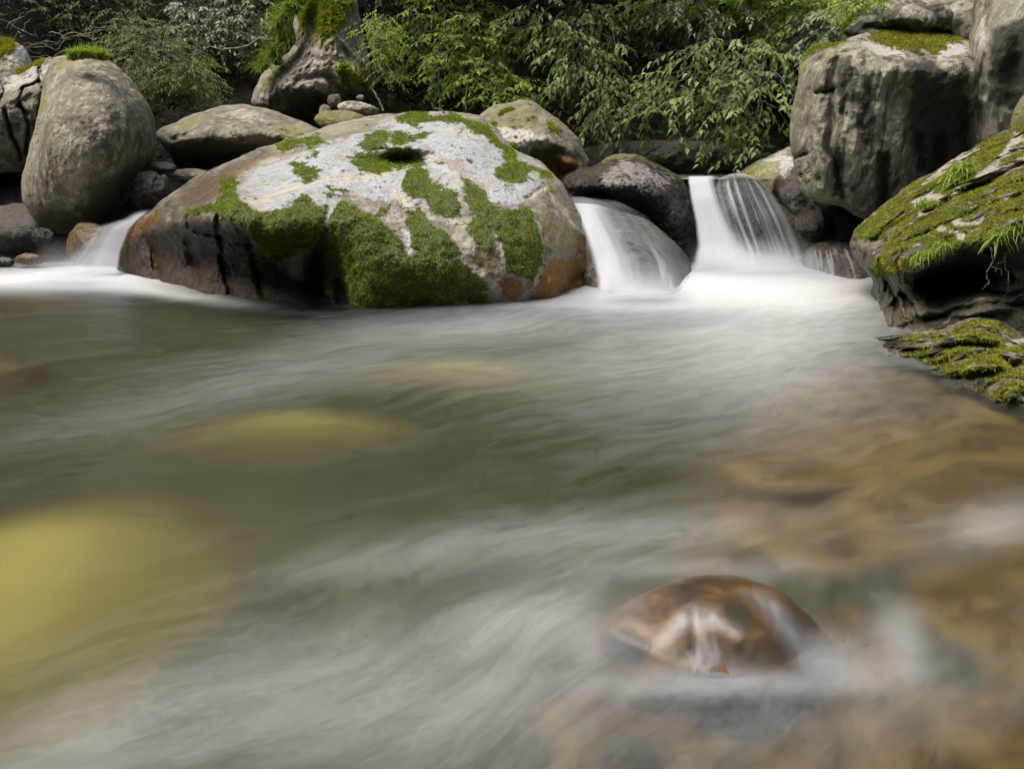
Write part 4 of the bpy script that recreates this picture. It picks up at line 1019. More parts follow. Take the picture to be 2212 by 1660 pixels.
stone("shadow_rock", "added black rock for shade at the left edge, behind the orange-brown stone above the foam", 20, 500, 84, 62, 5.35, R_WET, 46, paint={"stain_shade": [('poly', [(-500, 300), (300, 300), (300, 700), (-500, 700)], 5, 0.9)]})  # extra rock, coloured black in place of the bank's shade
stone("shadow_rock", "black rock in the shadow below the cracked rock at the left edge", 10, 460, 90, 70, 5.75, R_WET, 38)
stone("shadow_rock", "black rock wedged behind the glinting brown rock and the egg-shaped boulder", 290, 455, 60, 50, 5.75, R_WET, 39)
stone("post_stone", "small upright grey stone standing under the pillar boulder", 703, 250, 16, 27, 6.45, R_GREY, 40, thick=1.2)
stone("cap_stone", "rounded brown stone leaning on the small upright stone", 722, 218, 16, 15, 6.5, R_GREY, 41)
stone("flat_stone", "pale flat stone just behind the crest of the largest boulder", 775, 236, 48, 16, 6.2, R_GREY, 42, rot=8, ridged=0.02, paint={"pale": [('poly', [(730, 220), (830, 220), (830, 235), (730, 235)], 6, 0.6)]})
stone("round_stone", "small round pale stone sitting on the pale flat stone", 779, 211, 9, 8, 6.3, R_GREY, 43)
stone("mound_rock", "greenish rock hump behind the largest boulder below the pillar boulder", 740, 262, 62, 24, 6.0, R_GREY, 44, rot=4, paint={"film": [('poly', [(660, 230), (820, 230), (820, 290), (660, 290)], 5, 0.6)]})
stone("dark_ledge", "dark flat rock ledge at the back of the upper pool under the hanging leaves", 1440, 340, 210, 42, 7.3, R_WET, 45, n=160, mf=40, ridged=0.04, thick=0.3, paint={"stain_shade": [('poly', [(1100, 200), (1800, 200), (1800, 500), (1100, 500)], 5, 1.0)]})  # blackened all over to paint the shade of the hollow

# ---- rock breaking the surface near the camera
Yq = wy(1550, 1420)
R_NEAR = mat_rock("stone_near", (0.07, 0.032, 0.007), (0.38, 0.17, 0.024), (0.52, 0.26, 0.045), 7.0, 0.5, bump=0.7, orange=(0.34, 0.15, 0.02))
Q_R = rock("emerging_rock", "orange-brown wet stone just breaking the surface, nearest to the camera",
           [(1268, 1385), (1300, 1335), (1345, 1297), (1400, 1268), (1480, 1246), (1560, 1238), (1640, 1250), (1710, 1285), (1760, 1340), (1810, 1400), (1800, 1470), (1720, 1510), (1600, 1530), (1450, 1525), (1340, 1480), (1280, 1430)],
           [(1280, 1375, .985), (1330, 1350, .985), (1400, 1285, 1.03), (1480, 1262, 1.05), (1560, 1250, 1.06), (1680, 1290, 1.03), (1740, 1340, 1.0), (1790, 1400, .97), (1450, 1340, 0.965), (1550, 1320, 0.955), (1640, 1340, 0.955), (1400, 1380, 0.95), (1420, 1420, 0.925), (1550, 1400, 0.90), (1650, 1410, 0.91), (1720, 1420, .935), (1440, 1445, wy(1440, 1447)), (1560, 1462, wy(1560, 1464)), (1660, 1447, wy(1660, 1450)), (1560, 1510, 0.89), (1400, 1490, 0.91), (1700, 1500, 0.91), (1320, 1430, .96)],
           R_NEAR, n=300, mf=110, center=(1540, 1380), rho=0.03, back=0.06, wob=4, amp=0.010, freq=7, fine=0.0012, seed=50,
           feats=[('bump', 1500, 1400, 40, 20, 0, 0.02), ('bump', 1610, 1410, 40, 25, 20, 0.015), ('bump', 1510, 1330, 40, 30, 0, -0.010)],
           paint={**ALLWET, "orange": [('poly', [(1340, 1330), (1420, 1275), (1480, 1270), (1430, 1330), (1370, 1350)], 16, 0.85), ('poly', [(1610, 1350), (1660, 1360), (1690, 1420), (1640, 1440), (1600, 1420)], 18, 0.55), ('poly', [(1440, 1395), (1500, 1395), (1500, 1430), (1440, 1430)], 10, 0.9), ('poly', [(1560, 1370), (1600, 1375), (1610, 1420), (1570, 1410)], 8, 0.9)],
                  "stain_shade": [('poly', [(1290, 1350), (1370, 1340), (1420, 1380), (1380, 1430), (1300, 1420)], 14, 0.95), ('poly', [(1430, 1430), (1560, 1440), (1660, 1430), (1680, 1530), (1400, 1520)], 12, 0.8), ('poly', [(1560, 1280), (1640, 1300), (1620, 1350), (1570, 1330)], 12, 0.85), ('poly', [(1660, 1300), (1740, 1340), (1800, 1420), (1740, 1440), (1690, 1370)], 16, 0.9)], "film": [('poly', [(1430, 1400), (1500, 1390), (1510, 1440), (1440, 1450)], 10, 0.5), ('poly', [(1300, 1330), (1350, 1320), (1340, 1370), (1300, 1370)], 10, 0.6)]})


# ---- stones under the water
def bed_stone(name, label, px_, py_, z, a, bb, h, mat, seed, rot=0, group=None, cat="stone", hump=False, film_k=1.0):
    c = on_z(px_, py_, z)
    rng = np.random.default_rng(seed)
    nu, nv = 40, 22
    th = np.linspace(0, 2 * math.pi, nu, endpoint=False)
    ph = np.linspace(0.02, math.pi - 0.02, nv)
    T, Pp = np.meshgrid(th, ph, indexing='ij')
    S = np.stack([np.cos(T) * np.sin(Pp), np.sin(T) * np.sin(Pp), np.cos(Pp)], -1)
    wob = (1 + 0.22 * fbm(S * 1.3 + seed, 3))[..., None]
    if hump:       # worn low rock bedded in the gravel
        q = 1.9 * Pp / math.pi
        S = np.stack([np.cos(T) * q, np.sin(T) * q, 2.4 * np.exp(-(1.25 * q) ** 2.6) - 1.4], -1)
        wob = 1 + 0.3 * (wob - 1)
    S = S * wob
    V = S * np.array([a, bb, h])
    cr, sr = math.cos(rot), math.sin(rot)
    V = np.stack([V[..., 0] * cr - V[..., 1] * sr, V[..., 0] * sr + V[..., 1] * cr, V[..., 2] - h], -1) + c
    idx = np.arange(nu * nv).reshape(nu, nv)
    nx = np.roll(idx, -1, 0)
    F = np.stack([idx[:, :-1], nx[:, :-1], nx[:, 1:], idx[:, 1:]], -1).reshape(-1, 4)
    base = V.reshape(-1, 3).mean(0)
    o = make_mesh(name, V.reshape(-1, 3), F, mat, {"film": (film_k * np.exp(-(1.9 * Pp / math.pi / 0.95) ** 2)).ravel()} if hump and mat is R_BED else {}, loc=base)
    return tag(o, label, cat, group)


bed_stone("submerged_rock", "big yellow-green rock under the water at the left side near the camera", 40, 1260, -0.12, 0.40, 0.42, 0.09, R_BED, 60, 0.2, hump=True)
bed_stone("submerged_rock", "long yellowish rock under the water left of the pool's middle", 640, 965, -0.18, 0.44, 0.16, 0.07, R_BED, 61, 0.1, hump=True, film_k=0.72)
bed_stone("submerged_rock", "yellowish rock under the water below the middle of the largest boulder", 990, 842, -0.18, 0.42, 0.22, 0.07, R_BED, 62, 0.0, hump=True, film_k=0.66)
bed_stone("submerged_rock", "brown rock under the water at the left edge below the foam", 30, 650, -0.06, 0.6, 0.2, 0.2, R_COB, 63, 0.0, hump=True)
bed_stone("submerged_rock", "brown rock under the water at the left edge halfway down the pool", 20, 830, -0.12, 0.25, 0.2, 0.2, R_COB, 64, 0.0, hump=True)
COB = [(1780, 1290, 0.13, 0.09), (1400, 1390, 0.06, 0.05), (1960, 1020, .12, .08), (2060, 980, .10, .06), (1930, 1110, .09, .06), (2120, 960, .12, .05), (2180, 1010, .1, .06), (1860, 940, .14, .07), (2000, 880, .12, .06), (1790, 1180, .09, .05), (2080, 1210, .10, .07), (2190, 1230, .09, .06), (2130, 1330, .08, .06), (2010, 1290, .08, .05), (2200, 1420, .08, .06), (2060, 1430, .07, .05), (1860, 1480, .07, .05),
       (1960, 1560, .07, .05), (2150, 1540, .08, .06), (1760, 1600, .06, .05), (1640, 1560, .06, .04), (2040, 1640, .06, .05), (2200, 1640, .06, .05), (1480, 1570, .05, .04), (1560, 1630, .05, .04), (1380, 1620, .05, .04), (1270, 1540, .05, .04), (1700, 1020, .12, .06), (1820, 860, .14, .07), (1640, 1130, .09, .06), (1900, 1250, .07, .05), (1850, 1360, .07, .05), (1290, 1640, .05, .04), (2100, 1120, .09, .06), (2010, 1170, .07, .05), (1760, 1440, .06, .05)]
for k, (cx, cy, a_, b_) in enumerate(COB):
    bed_stone("cobble", "rounded cobble under shallow water on the right side of the pool", cx, cy, -0.075 - 0.015 * (k % 3), a_ * 0.75, b_ * 0.85, 0.035, R_COB if k % 5 else R_COBG, 70 + k, k * 0.7, hump=True, group="cobbles under the shallow water")


# ------------------------------------------------------------------ water of the two pools
FOAM_SHEEN = [  # (cx, cy, rx, ry, rotation, amount) of white aerated water; near blobs paint the grey sheen
    (1560, 615, 330, 36, 0, 0.90), (1700, 650, 210, 40, 3, 0.62), (1420, 652, 280, 24, 0, 0.5), (1640, 715, 240, 50, 0, 0.36),
    (1660, 800, 190, 90, 0, 0.16), (1060, 700, 300, 34, -3, 0.22), (100, 603, 330, 24, 0, 1.0), (330, 628, 170, 12, 8, 0.5),
    (240, 585, 70, 18, 0, 0.6), (760, 770, 420, 60, -9, 0.12), (380, 880, 420, 50, -12, 0.10), (1620, 770, 340, 110, 0, 0.20), (1250, 790, 300, 70, -5, 0.12),
    (1500, 900, 420, 120, 0, 0.10), (1140, 1330, 190, 64, -12, 0.38), (980, 1180, 360, 46, -10, 0.22), (1400, 1150, 240, 40, -6, 0.18),
    (620, 1500, 480, 150, -10, 0.26), (1050, 1540, 420, 170, -10, 0.24), (1940, 1390, 70, 110, -12, 0.28), (2160, 1130, 150, 50, -10, 0.28), (2050, 1500, 300, 120, -15, 0.10),
    (150, 1640, 260, 110, -20, 0.22), (1680, 1580, 300, 100, 0, 0.10), (1500, 1225, 260, 30, 0, 0.22), (1560, 1150, 500, 60, -5, 0.06),
    (1540, 1480, 260, 26, 0, 0.40), (1270, 1390, 60, 60, 0, 0.30), (1800, 1430, 90, 50, 20, 0.40),
]
xs, ys = graded(-7, 6, 620, 0.3, 3.3), graded(-9, 5.7, 680, 1.1, 3.1)
X, Y = np.meshgrid(xs, ys, indexing='ij')
W0 = np.stack([X, Y, 0 * X], -1)
px, py = project(W0)
foam = np.zeros_like(X)
for (cx, cy, rx, ry, rot, am) in FOAM_SHEEN:
    foam = 1 - (1 - foam) * (1 - np.clip(am * gauss(px, py, cx, cy, rx, ry, rot), 0, 1))
foam = foam * (1 - 0.9 * gauss(px, py, 1550, 1345, 230, 100)) * (1 - 0.16 * smooth(760, 900, py))
foam = np.where(Y < 0.45, 0.25, foam)
Zw = 0.006 * fbm(W0 * np.array([1.5, 2.2, 1]), 3)
# the water pillows up over the nearest stone
Q_R["o"].location.z -= 0.016
Q_R["V"] = Q_R["V"] - np.array([0, 0, 0.016])
from mathutils.bvhtree import BVHTree
tree_q = BVHTree.FromPolygons([tuple(v) for v in Q_R["V"]], [tuple(int(q) for q in f) for f in Q_R["F"]])
near = np.argwhere((np.abs(X - 0.33) < 0.45) & (np.abs(Y - 1.0) < 0.4))
pil = np.full(X.shape, -0.05)
for ia, ib in near:
    h_ = tree_q.ray_cast(Vector((X[ia, ib], Y[ia, ib], 1.0)), Vector((0, 0, -1)))
    if h_[0] is not None:
        pil[ia, ib] = h_[0].z
def blur2(Aa, n):
    k_ = np.hanning(n + 2)[1:-1]
    k_ /= k_.sum()
    Aa = np.apply_along_axis(lambda q: np.convolve(np.pad(q, n // 2, mode='edge'), k_, 'valid'), 0, Aa)
    return np.apply_along_axis(lambda q: np.convolve(np.pad(q, n // 2, mode='edge'), k_, 'valid'), 1, Aa)
pil = np.maximum(blur2(pil, 27), np.minimum(pil, blur2(pil, 9))) + 0.016
d_ = pil - Zw
Zw = Zw + 0.5 * (d_ + np.sqrt(d_ * d_ + 0.00006))
for (cx, cy, rx, ry, am) in ((1560, 605, 220, 30, .015), (1700, 600, 90, 20, .01), (200, 590, 90, 16, .015)):
    Zw += am * gauss(px, py, cx, cy, rx, ry)
tag(make_mesh("pool_water", np.stack([X, Y, Zw], -1).reshape(-1, 3), grid_faces(len(xs), len(ys)), M_WATER, {"foam": foam}), kind="structure")

xs, ys = np.linspace(-3.2, 2.6, 160), np.linspace(0, 1, 60)
X, Y = np.meshgrid(xs, ys, indexing='ij')
lip = 5.58 + 0.10 * np.sin(X * 5.0) + 0.06 * fbm(np.stack([X * 4, 0 * X, 0 * X], -1), 3)
Y = lip + Y ** 1.5 * (8.2 - lip)
tag(make_mesh("upper_water", np.stack([X, Y, UPPER_Z + 0.003 * fbm(np.stack([X, Y, 0 * X], -1) * 2)], -1).reshape(-1, 3), grid_faces(160, 60),
              M_WATER, {"foam": 0.05 + 0.75 * smooth(5.85, 5.6, Y) * np.exp(-((X - 1.42) / 0.16) ** 4)}), kind="structure")


# ------------------------------------------------------------------ falling water
def mat_fall(name, col=(0.58, 0.605, 0.64)):
    m, nt, out = new_mat(name)
    b = NB(nt)
    d = b.n("ShaderNodeBsdfDiffuse")
    d.inputs[0].default_value = (*col, 1)
    t = b.n("ShaderNodeBsdfTranslucent")
    t.inputs[0].default_value = (*col, 1)
    mx = b.n("ShaderNodeMixShader")
    mx.inputs[0].default_value = 0.35
    b.link(d.outputs[0], mx.inputs[1])
    b.link(t.outputs[0], mx.inputs[2])
    tr = b.n("ShaderNodeBsdfTransparent")
    m2 = b.n("ShaderNodeMixShader")
    b.link(b.attr("dense"), m2.inputs[0])
    b.link(tr.outputs[0], m2.inputs[1])
    b.link(mx.outputs[0], m2.inputs[2])
    b.link(m2.outputs[0], out.inputs[0])
    return m


M_FALL = mat_fall("white_water")


def sheet(name, rows, dens, nu=140, nv=160, depth=None, off=0.03, parent=None, loc=None, seed=0, bulge=0.0, fu=14, arch=0.0):
    """A sheet of falling water. rows: (left x, left y, right x, right y, Y left, Y right) from lip to foot."""
    rows = np.array(rows, float)
    tt = np.linspace(0, 1, len(rows))
    v = np.linspace(0, 1, nv)
    R = np.stack([np.interp(v, tt, rows[:, k]) for k in range(6)], -1)
    ker = np.ones(9) / 9
    R = np.stack([np.convolve(np.pad(R[:, k], 4, mode='edge'), ker, 'valid') for k in range(6)], -1)
    u = np.linspace(0, 1, nu)
    U, Vv = np.meshgrid(u, v)
    PX = R[:, 0:1] * (1 - U) + R[:, 2:3] * U
    PY = R[:, 1:2] * (1 - U) + R[:, 3:4] * U
    PY = PY - arch * np.sin(np.pi * U) * (1 - Vv) ** 2
    Yd = R[:, 4:5] * (1 - U) + R[:, 5:6] * U
    if depth is not None:
        Yd = depth(PX, PY)
    Yd = Yd - off - bulge * np.sin(np.pi * U)
    st = fbm(np.stack([U * fu + seed, Vv * 0.9, 0 * U + seed], -1), 4, 0.62)
    Yd = Yd - 0.0015 * st
    P = at(PX, PY, Yd)
    a = np.clip(dens(U, Vv, st, PX, PY), 0, 1)
    o = make_mesh(name, P.reshape(-1, 3), grid_faces(nv, nu), M_FALL, {"dense": a.ravel()}, parent=parent, loc=loc)
    return o


def waterfall(label, sheets, at_px, name="waterfall"):
    loc = at(*at_px)
    e = empty(name, loc, label, "waterfall")
    for k, s in enumerate(sheets):
        sheet("water_sheet", parent=e, loc=loc, seed=at_px[0] * 0.01 + k * 3.3, **s)
    return e


edge = lambda U, w: smooth(0, w, U) * smooth(1, 1 - w, U)
# main chute and the veil over the domed rock
waterfall("tallest waterfall, white chute beside a streaked veil, left of the huge grey block", [
    dict(rows=[(1484, 379, 1556, 378, 6.0, 6.0), (1484, 385, 1552, 384, 5.65, 5.65), (1485, 394, 1550, 393, 5.48, 5.48), (1490, 430, 1562, 425, 5.33, 5.33), (1500, 480, 1588, 480, 5.2, 5.2), (1504, 530, 1622, 530, 5.05, 5.08), (1490, 575, 1660, 575, 4.85, 4.95), (1470, 615, 1690, 615, 4.55, 4.6)], fu=5, nv=200,
         dens=lambda U, V, s, x, y: (0.98 + 0.04 * s) * smooth(0, 0.12, U) * smooth(0.95, 0.60, U + 0.05 * s) * smooth(0, 0.10, V) * smooth(1.0, 0.75, V)),
    dict(rows=[(1546, 388, 1642, 388, 5.6, 5.6), (1544, 408, 1668, 410, 5.6, 5.6), (1560, 470, 1704, 470, 5.6, 5.6), (1588, 540, 1732, 535, 5.6, 5.6), (1600, 600, 1752, 600, 5.6, 5.6)], depth=lambda x, y: np.minimum(E_R["T"](x, y), 5.7), off=0.05, nu=280, arch=16, fu=20,
         dens=lambda U, V, s, x, y: (0.05 + 0.62 * smooth(-0.05, 0.9, s) * smooth(0.02, 0.22, V) * (0.65 + 0.5 * U) + 0.35 * np.exp(-((U - 0.66) / 0.07) ** 2) * smooth(0.25, 0.5, V) + 0.40 * smooth(0.74, 0.98, U) * smooth(0.15, 0.4, V) + 0.10 * smooth(0.2, 0.0, U) + 0.75 * smooth(0.70, 0.97, V + 0.06 * s) + 0.50 * smooth(0.10, 0.02, V) * np.sin(np.pi * U)) * edge(U, 0.10) * smooth(0, 0.03, V) * smooth(1.0, 0.90, V)),
    dict(rows=[(1480, 500, 1750, 500, 4.95, 5.05), (1470, 550, 1790, 545, 4.8, 4.9), (1455, 590, 1850, 590, 4.55, 4.6), (1440, 640, 1900, 640, 4.0, 4.0)], bulge=0.06, nv=100, fu=4,
         dens=lambda U, V, s, x, y: 0.70 * edge(U, 0.5) * smooth(0.0, 0.55, V) * smooth(0.95, 0.42, V)),
], (1600, 600, 5.0))
# left veil over the cascade rock
waterfall("low white cascade over the grey-brown rock along the largest boulder's right side", [
    dict(rows=[(1226, 420, 1330, 430, 4.9, 4.9), (1240, 450, 1400, 466, 4.8, 4.8), (1258, 500, 1450, 520, 4.6, 4.6), (1274, 550, 1492, 570, 4.4, 4.4), (1286, 600, 1500, 605, 4.2, 4.2), (1288, 640, 1505, 640, 4.05, 4.05)], depth=lambda x, y: np.minimum(D_R["T"](x, y), 4.9), off=0.08, nu=200, fu=9,
         dens=lambda U, V, s, x, y: (0.88 * smooth(0.46, 0.06, U + 0.10 * s - 0.12 * V - 0.10 * smooth(0.5, 0.0, V)) + 0.16 + 0.12 * s + 0.40 * smooth(-0.1, 0.8, s) * smooth(0.45, 0.75, V + 0.2 * U) * smooth(0.3, 0.6, U) + 0.45 * smooth(0.80, 1.0, V) + 0.35 * smooth(0.2, 0.05, V)) * edge(U, 0.08) * smooth(0, 0.08, V) * smooth(1.0, 0.93, V)),
    dict(rows=[(1290, 530, 1500, 545, 4.2, 4.25), (1285, 590, 1500, 590, 4.05, 4.12), (1270, 625, 1510, 625, 3.85, 3.9), (1255, 652, 1520, 652, 3.65, 3.65)], bulge=0.04, nv=60, fu=4, dens=lambda U, V, s, x, y: 0.6 * edge(U, 0.4) * smooth(0, 0.8, V) * smooth(1, 0.7, V)),
], (1380, 632, 4.1), "cascade")
# far left cascade
waterfall("small white cascade slipping past the left end of the largest boulder into the foam", [
    dict(rows=[(295, 452, 330, 450, 5.0, 4.75), (262, 472, 300, 472, 4.98, 4.75), (190, 490, 280, 495, 4.9, 4.72), (150, 540, 262, 545, 4.85, 4.66), (110, 575, 258, 580, 4.75, 4.6), (70, 600, 262, 605, 4.6, 4.5)], off=0.02, bulge=0.06, fu=3,
         dens=lambda U, V, s, x, y: (0.10 + 0.68 * smooth(0.15, 0.95, U + 0.15 * s + 0.35 * V)) * smooth(0, 0.45, U) * smooth(1.0, 0.93, U) * smooth(0, 0.15, V) * smooth(1, 0.75, V)),
    dict(rows=[(90, 500, 262, 520, 4.85, 4.65), (40, 560, 264, 575, 4.7, 4.58), (0, 590, 290, 597, 4.5, 4.45), (-40, 620, 340, 622, 4.2, 4.2)], bulge=0.04, nv=60, fu=4, dens=lambda U, V, s, x, y: 0.62 * edge(U, 0.45) * smooth(0, 0.8, V) * smooth(1, 0.75, V)),
], (200, 590, 4.6), "cascade")
# thin flows over the nearest stone
Zq = lambda x, y: np.minimum(np.minimum(Q_R["T"](x, y) - 0.012, 1.3), on_z(x, y, 0.008)[..., 1])
waterfall("thin glassy water sliding in white strands over the nearest orange-brown stone", [
    dict(rows=[(1300, 1270, 1760, 1250, 1, 1), (1290, 1320, 1790, 1310, 1, 1), (1280, 1370, 1810, 1370, 1, 1), (1270, 1430, 1830, 1440, 1, 1), (1260, 1500, 1850, 1520, 1, 1)], depth=Zq, off=0.006, nu=200, nv=120, fu=10,
         dens=lambda U, V, s, x, y: (0.38 * gauss(x, y, 1500, 1335, 50, 28, -8) * (0.8 + 0.9 * s) + 0.35 * np.exp(-(seg_dist(x, y, [(1470, 1340), (1425, 1390)]) / 15) ** 2) + 0.35 * np.exp(-(seg_dist(x, y, [(1540, 1335), (1590, 1370)]) / 13) ** 2) + 0.28 * np.exp(-(seg_dist(x, y, [(1515, 1350), (1522, 1430)]) / 13) ** 2) + 0.0 * gauss(x, y, 1490, 1345, 52, 48, -15) * (0.75 + 0.7 * s) + 0.38 * smooth(0.0, 0.7, s) * gauss(x, y, 1525, 1420, 60, 50, 0) + 0.22 * gauss(x, y, 1520, 1458, 180, 22, 4) + 0.30 * np.exp(-(seg_dist(x, y, [(1620, 1265), (1670, 1310), (1715, 1380), (1760, 1445)]) / 22) ** 2) * (0.9 + 0.8 * s) + 0.18 * np.exp(-(seg_dist(x, y, [(1330, 1330), (1400, 1275), (1520, 1250), (1640, 1262)]) / 20) ** 2) + 0.16 * gauss(x, y, 1340, 1400, 40, 70, 15)) * edge(U, 0.3) * edge(V, 0.25)),
], (1540, 1440, 0.92), "overflow")
# streams of thin water on the splashed rock
waterfall("thin trickles running down the low reddish-black rock at the right foot of the fall", [
    dict(rows=[(1740, 530, 1850, 530, 5, 5), (1735, 570, 1880, 570, 5, 5), (1735, 625, 1900, 625, 5, 5)], depth=lambda x, y: G_R["T"](x, y), off=0.03, nu=120,
         dens=lambda U, V, s, x, y: (0.28 * smooth(0.0, 0.8, s) + 0.25 * smooth(0.3, 0.0, U)) * edge(U, 0.15) * smooth(0, 0.2, V) * smooth(1, 0.9, V))], (1800, 610, 4.6), "trickle")


# ------------------------------------------------------------------ leaves, trees, shrubs
def leaf_mesh(P, D, N, L, Wd):
    """Folded pointed leaves: P base, D direction, N face normal."""
    D = D / (np.linalg.norm(D, axis=1)[:, None] + 1e-9)
    S = np.cross(D, N)
    S /= np.linalg.norm(S, axis=1)[:, None] + 1e-9
    N = np.cross(S, D)
    L, Wd = np.asarray(L)[:, None], np.asarray(Wd)[:, None]
    a = P
    l1 = P + D * L * 0.38 - S * Wd * 0.5 + N * Wd * 0.16
    l2 = P + D * L * 0.38 + S * Wd * 0.5 + N * Wd * 0.16
    m1 = P + D * L * 0.42
    tip = P + D * L - N * L * 0.14
    V = np.stack([a, l1, m1, l2, tip], 1).reshape(-1, 3)
    i = np.arange(len(P))[:, None] * 5
    F = np.concatenate([i + np.array(q) for q in ([0, 2, 1], [0, 3, 2], [1, 2, 4], [2, 3, 4])])
    return V, F


def twig_leaves(rng, C, R, n_tw, per, leaf, flat=0.5, droop=0.5, shell=True):
    """Twigs set through an ellipsoid, each carrying a two-sided row of leaves."""
    d = rng.normal(size=(n_tw, 3))
    d /= np.linalg.norm(d, axis=1)[:, None]
    rad = rng.random(n_tw) ** (0.30 if shell else 0.5)
    T0 = C + d * rad[:, None] * R
    az = rng.random(n_tw) * 2 * math.pi
    out = d * np.array([1, 1, 0.25])
    td = np.stack([np.cos(az), np.sin(az), 0 * az], -1) * 0.6 + out * 0.8
    td[:, 2] = td[:, 2] * 0.4 - droop * rng.random(n_tw)
    td /= np.linalg.norm(td, axis=1)[:, None]
    tl = leaf * per * 0.42 * (0.7 + 0.6 * rng.random(n_tw))
    k = np.arange(per)
    f = (k + 0.5) / per
    P = T0[:, None] + td[:, None] * (tl[:, None] * f[None])[..., None]
    P[..., 2] -= (tl[:, None] * f[None] ** 2) * 0.25 * droop
    side = np.cross(td, np.array([0, 0, 1.0]))
    side /= np.linalg.norm(side, axis=1)[:, None] + 1e-9
    sg = np.where(k % 2 == 0, 1.0, -1.0)
    D = td[:, None] * 0.65 + side[:, None] * sg[None, :, None] * 0.75 + rng.normal(size=(n_tw, per, 3)) * 0.22
    D[..., 2] -= 0.25 + 0.3 * droop
    N = np.array([0, 0, 1.0]) + rng.normal(size=(n_tw, per, 3)) * (1 - flat) * 0.9 + np.array([0, -0.35, 0])
    L = leaf * (0.7 + 0.5 * rng.random((n_tw, per)))
    tint = np.clip(rng.normal(0.45, 0.27, (n_tw, 1)) + rng.normal(0, 0.2, (n_tw, per)), 0, 1)
    return P.reshape(-1, 3), D.reshape(-1, 3), N.reshape(-1, 3), L.ravel(), tint.ravel(), T0, td, tl


def tube_pts(path, r0, r1, sides=6):
    path = np.asarray(path, float)
    n = len(path)
    V = []
    for i in range(n):
        t = path[min(i + 1, n - 1)] - path[max(i - 1, 0)]
        t /= np.linalg.norm(t) + 1e-9
        a = np.cross(t, [0.3, 0.2, 0.93])
        if np.linalg.norm(a) < 0.1:
            a = np.cross(t, [1, 0, 0])
        a /= np.linalg.norm(a)
        c = np.cross(t, a)
        r = r0 + (r1 - r0) * i / (n - 1)
        for k in range(sides):
            w = 2 * math.pi * k / sides
            V.append(path[i] + r * (math.cos(w) * a + math.sin(w) * c))
    idx = np.arange(n * sides).reshape(n, sides)
    nx = np.roll(idx, -1, 1)
    F = np.stack([idx[:-1], nx[:-1], nx[1:], idx[1:]], -1).reshape(-1, 4)
    return np.array(V), F


def curve_path(a, c, sag, n, rng, jit=0.03):
    t = np.linspace(0, 1, n)[:, None]
    p = np.asarray(a) * (1 - t) + np.asarray(c) * t
    p[:, 2] += sag * (4 * t[:, 0] * (1 - t[:, 0]))
    L = np.linalg.norm(np.asarray(c) - np.asarray(a))
    p[1:-1] += rng.normal(size=(n - 2, 3)) * jit * L / n * 2
    return p


def merge(parts):
    V, F, o = [], [], 0
    for v, f in parts:
        V.append(v)
        F.append(f + o)
        o += len(v)
    return np.concatenate(V), np.concatenate(F)


def tree(name, label, foot, clumps, mat, leaf, seed, group=None, cat="tree", trunk_r=0.05, droop=0.5, flat=0.5, per=9, shade_canopy=None, limb_r=0.018, wd=0.45, bark=M_BARK, tint_shift=0.0):
    """Trunk from the ground, limbs to each leaf clump, and the crown of leaves. clumps: (px, py, Y, rx px, ry px, depth m, twigs)."""
    rng = np.random.default_rng(seed)
    foot = np.asarray(foot, float)
    e = empty(name, foot, label, cat, group)
    cs = [at(c[0], c[1], c[2]) for c in clumps]
    top = np.mean(cs, 0)
    if shade_canopy is not None:
        top = np.mean([np.asarray(c[0]) for c in shade_canopy], 0)
    Vt, Ft = tube_pts(curve_path(foot - np.array([0, 0, 0.1]), top, 0.0, 9, rng, 0.12), trunk_r, trunk_r * 0.4, 8)
    make_mesh("trunk", Vt, Ft, bark, parent=e, loc=foot)
    limbs, LV = [], []
    tp = curve_path(foot, top, 0, 20, rng, 0)
    for c, q in zip(clumps, cs):
        R = np.array([c[3] / FPX * c[2], c[5], c[4] / FPX * c[2]])
        j = int(np.clip(np.argmin(np.abs(tp[:, 2] - (q[2] + 0.15))), 4, 19))
        limbs.append(tube_pts(curve_path(tp[j], q, 0.08, 7, rng, 0.1), limb_r, 0.004, 5))
        P, D, N, L, t, T0, td, tl = twig_leaves(rng, q, R, c[6], per, leaf, flat, droop)
        for i in range(0, len(T0), 3):
            limbs.append(tube_pts([q + (T0[i] - q) * 0.2, T0[i] + np.array([0, 0, 0.01]), T0[i] + td[i] * tl[i] * 0.8], 0.004, 0.0015, 3))
        LV.append((P, D, N, L, t))
    for c in (shade_canopy or []):  # unseen crowns above the view, added to shade the background
        q, R, ntw, lf = np.asarray(c[0], float), np.asarray(c[1], float), c[2], c[3]
        P, D, N, L, t, T0, td, tl = twig_leaves(rng, q, R, ntw, per, lf, flat, droop)
        limbs.append(tube_pts(curve_path(tp[12], q, 0.1, 6, rng, 0.1), trunk_r * 0.5, 0.01, 5))
        LV.append((P, D, N, L, t))
    limbs.append(tube_pts(tp[2:19], 0.006, 0.005, 5))
    V, F = merge(limbs)
    make_mesh("branches", V, F, bark, parent=e, loc=foot)
    P, D, N, L, t = [np.concatenate([x[k] for x in LV]) for k in range(5)]
    V, F = leaf_mesh(P, D, N, L, L * wd)
    make_mesh("crown", V, F, mat, {"tint": np.repeat(np.clip(t + tint_shift, 0, 1), 5)}, parent=e, loc=foot, smooth_shade=False)
    return e


def ground_pt(x, y):
    return np.array([x, y, float(terrain_h(np.array([x]), np.array([y]))[0])])


